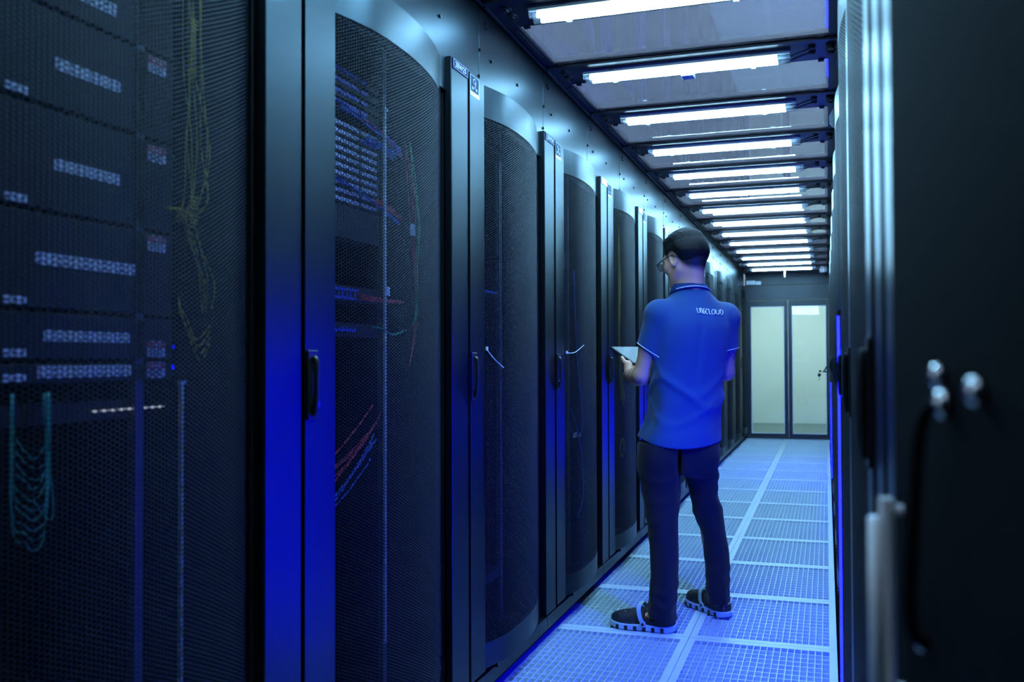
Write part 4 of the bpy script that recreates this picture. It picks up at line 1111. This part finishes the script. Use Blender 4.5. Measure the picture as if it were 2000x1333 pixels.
# --- clogs
def clog(he, dr, ln):
    o = empty('clog'); o.parent = root; o.location = tuple(he); o.rotation_euler = (0, 0, math.atan2(dr[1], dr[0]))
    hwx, hwy = [0, .01, .03, .08, .14, .19, .235, .265, .285, .295], [.012, .026, .036, .039, .043, .050, .050, .040, .022, .004]
    U_ = Field((-.02, -.075, .0), (.315, .075, .135), .0028)
    def hw(x): return np.interp(x.ravel(), hwx, hwy).astype(np.float32)[:, None, None]
    def upper(x, y, z):
        top = np.interp(x.ravel(), [-.005, .01, .06, .10, .125, .150, .20, .25, .28, .295], [.058, .062, .052, .052, .075, .092, .078, .066, .056, .040]).astype(np.float32)[:, None, None]
        w_ = hw(x); q = np.sqrt((y / w_) ** 2 + (np.clip(z - .025, 0, 1) / np.maximum(top - .025, .01)) ** 2 * np.where(x > .125, 1., .0) + 0 * z) - 1
        d = q * w_ * .8
        d = np.maximum(d, z - top); d = np.maximum(d, -x + .0); d = np.maximum(d, x - .293)
        return d
    U_.join(upper, (-.02, -.075, 0), (.315, .075, .135), 0, pad=0)
    # foot opening
    def hole(x, y, z):
        w_ = hw(x) - .006
        return np.maximum(np.maximum(np.abs(y) - w_, .030 - z), np.maximum(x - .128 - (z - .05) * .2, .008 - x))
    U_.join(hole, (-.02, -.075, .02), (.16, .075, .135), .006, True, 0)
    for hx, hy in ((.165, .018), (.165, -.016), (.19, .0), (.19, .03), (.19, -.028), (.215, .016), (.215, -.014), (.24, .0), (.24, .026), (.24, -.024)):
        U_.ell((hx, hy, np.interp(hx, [.15, .20, .25], [.090, .076, .064]) * (1 - 2.2 * abs(hy) ** 1.3)), (.006, .0045, .008), k=.002, cut=True)
    for hx in (.17, .20, .23):
        for sg in (1, -1): U_.ell((hx, sg * np.interp(hx, hwx, hwy), .036), (.009, .006, .0045), k=.002, cut=True)
    U_.blur(1)
    U_.obj('clog_upper', M['clog'], o, relax=1)
    so = Field((-.02, -.075, -.006), (.315, .075, .05), .0028)
    def sole(x, y, z):
        w_ = hw(x) + .006; q = np.abs(y) - w_
        t = np.interp(x.ravel(), [0, .06, .12, .2, .29], [.030, .026, .030, .027, .030]).astype(np.float32)[:, None, None]
        lo = np.interp(x.ravel(), [-.01, .02, .10, .14, .25, .30], [.006, .001, .002, .003, .001, .010]).astype(np.float32)[:, None, None]
        return np.maximum(np.maximum(q, np.maximum(-x - .006, x - .301)), np.maximum(z - t, lo - z))
    so.join(sole, (-.02, -.075, -.006), (.315, .075, .05), 0, pad=0); so.blur(1)
    sl_ = so.obj('clog_sole', M['clog_sole'], o, relax=1)
    tb = MB()
    for x in (.045, .085, .125, .165, .205, .245):
        w_ = float(np.interp(x, hwx, hwy)) + .0075
        for sg in (1, -1): tb.box(x - .0075, x + .0075, sg * w_ - .003, sg * w_ + .0012, .002, .0215)
    tb.build('tread', M['rubber'], sl_, bevel=.0015)
    st = MB(); pth = smooth_path([(.128, -.052, .034), (.140, -.052, .058), (.150, -.042, .090), (.152, -.018, .106), (.152, .018, .106), (.150, .042, .090), (.140, .052, .058), (.128, .052, .034)], 8)
    for i in range(len(pth) - 1):
        pass
    n = len(pth); vs = []; fs = []
    for i, p in enumerate(pth):
        tt = (pth[min(i + 1, n - 1)] - pth[max(i - 1, 0)]).normalized(); nn = Vector((tt.x, tt.y, tt.z)).cross(Vector((1, 0, 0))).normalized()
        for a, b_ in ((-.010, -.002), (.010, -.002), (.010, .0025), (-.010, .0025)): vs.append(p + Vector((a, 0, 0)) - nn * b_)
    for i in range(n - 1):
        for q in range(4): fs.append((i * 4 + q, i * 4 + (q + 1) % 4, (i + 1) * 4 + (q + 1) % 4, (i + 1) * 4 + q))
    fs += [(3, 2, 1, 0), tuple((n - 1) * 4 + q for q in range(4))]
    st.add(vs, fs)
    for sg in (1, -1): st.cyl((.128, sg * .0495, .034), (.128, sg * .056, .034), .0135, 18)
    s2 = st.build('heel_strap', M['clog_sole'], o, bevel=.0012)
    for sg in (1, -1): MB().cyl((.128, sg * .056, .034), (.128, sg * .0585, .034), .0065, 14).build('rivet', M['plastic_black'], o)
    return o
clog(*SHL); clog(*SHR)

# --- watch on the left wrist
wv = MB(); wd = np.array(WL) - np.array(EL); wd /= np.linalg.norm(wd); wc = np.array(WL) - wd * .045
a_ = np.cross(wd, (0, 0, 1.)); a_ /= np.linalg.norm(a_); b_ = np.cross(wd, a_)
ringp = [tuple(wc + (a_ * math.cos(t) + b_ * math.sin(t)) * .0325) for t in np.linspace(0, 2 * PI, 26)]
vs = []; fs = []
for p in ringp[:-1]:
    p = np.array(p); o_ = (p - wc) / .0325
    for da, db in ((-.011, 0), (.011, 0), (.011, .003), (-.011, .003)): vs.append(tuple(p + wd * da + o_ * db))
n = 25
for i in range(n):
    for q in range(4): fs.append((i * 4 + q, i * 4 + (q + 1) % 4, ((i + 1) % n) * 4 + (q + 1) % 4, ((i + 1) % n) * 4 + q))
wv.add(vs, fs)
wo = wv.build('wristwatch', M['plastic_black'], root)
fc = wc - np.array((0, 0, .038)); fm = MB()
fm.box(-.018, .018, -.016, .016, -.005, .004)
rot = Matrix((( *a_, ), (*wd,), (0, 0, 1))).transposed().to_4x4()
fm.xform(Matrix.Translation(tuple(fc)) @ rot)
fm.build('watch_face', mat('watch_glass', (.05, .16, .4), .15, 0., .7), wo, bevel=.003)

# --- the tablet rests on the hands: a thing of its own
def local_to_world(p): return Matrix.Translation(PO) @ Matrix.Rotation(PA, 4, 'Z') @ Vector(p)
tab = empty('tablet', local_to_world(tuple(TB)))
tag(tab, 'black tablet with a pale screen held in both hands', 'tablet')
R3x = Matrix.Rotation(PA, 3, 'Z')
bm = Matrix((tuple(tsd), tuple(tf), tuple(tn))).transposed(); bm = (R3x @ bm).to_4x4()
t = MB().box(0, .170, 0, tl, -.011, 0); t.xform(bm); t.build('case', M['tablet_case'], tab, bevel=.004)
t = MB().box(.008, .162, .010, tl - .010, 0, .0012); t.xform(bm); t.build('screen', M['screen'], tab)
# ------------------------------------------------------------------ camera
cam = bpy.data.cameras.new('camera'); co = bpy.data.objects.new('camera', cam); COL.objects.link(co)
yaw, pit, rol = 0.248083717, 0.0153231448, -0.00605354660
F = Vector((-math.sin(yaw), math.cos(yaw), 0)); R = Vector((math.cos(yaw), math.sin(yaw), 0)); U = Vector((0, 0, 1))
F2 = F * math.cos(pit) + U * math.sin(pit); U2 = U * math.cos(pit) - F * math.sin(pit)
R3 = R * math.cos(rol) + U2 * math.sin(rol); U3 = U2 * math.cos(rol) - R * math.sin(rol)
co.matrix_world = Matrix(((R3.x, U3.x, -F2.x, 0), (R3.y, U3.y, -F2.y, 0), (R3.z, U3.z, -F2.z, 1.169), (0, 0, 0, 1)))
cam.sensor_width = 36; cam.lens = 1453.78 / 2000 * 36
cam.shift_x = (1000 - 1245.73) / 2000; cam.shift_y = (679.651 - 666.5) / 2000
cam.clip_start = .03; cam.clip_end = 60
cam.dof.use_dof = True; cam.dof.focus_distance = 3.3; cam.dof.aperture_fstop = 2.8
SC.camera = co

# ------------------------------------------------------------------ light
def light(name, kind, loc, aim, energy, color, **kw):
    l = bpy.data.lights.new(name, kind); l.energy = energy; l.color = color
    for k, v in kw.items(): setattr(l, k, v)
    o = bpy.data.objects.new(name, l); COL.objects.link(o); o.location = loc
    o.rotation_euler = (Vector(aim) - Vector(loc)).to_track_quat('-Z', 'Y').to_euler()
    return o
BLUE = (.010, .012, 1.0)
# hall lamps above the aisle, turned up to the slab
for y in (2.4, 5.4, 9.):
    light('hall_lamp', 'AREA', (-2.6, y, 2.5), (-1.2, y, 3.45), 2000, (.57, .77, .97), shape='RECTANGLE', size=3., size_y=.3)
    light('hall_lamp', 'AREA', (1.8, y, 2.5), (.6, y, 3.45), 2000, (.57, .77, .97), shape='RECTANGLE', size=3., size_y=.3)
light('corridor_lamp', 'AREA', (-.5, 12.1, 2.58), (-.5, 12.7, .2), 62, (.72, .92, 1.), shape='RECTANGLE', size=2.0, size_y=.4)
w = bpy.data.worlds.new('world'); SC.world = w; w.use_nodes = True
w.node_tree.nodes['Background'].inputs[0].default_value = (.01, .02, .04, 1); w.node_tree.nodes['Background'].inputs[1].default_value = .3
vs = SC.view_settings; vs.view_transform = 'Standard'; vs.look = 'None'; vs.gamma = 1; vs.exposure = 0.; vs.use_curve_mapping = False
SC.cycles.use_denoising = True
SC.cycles.max_bounces = 8; SC.cycles.transparent_max_bounces = 12
SC.cycles.sample_clamp_indirect = 6
SC.cycles.caustics_reflective = False; SC.cycles.caustics_refractive = False
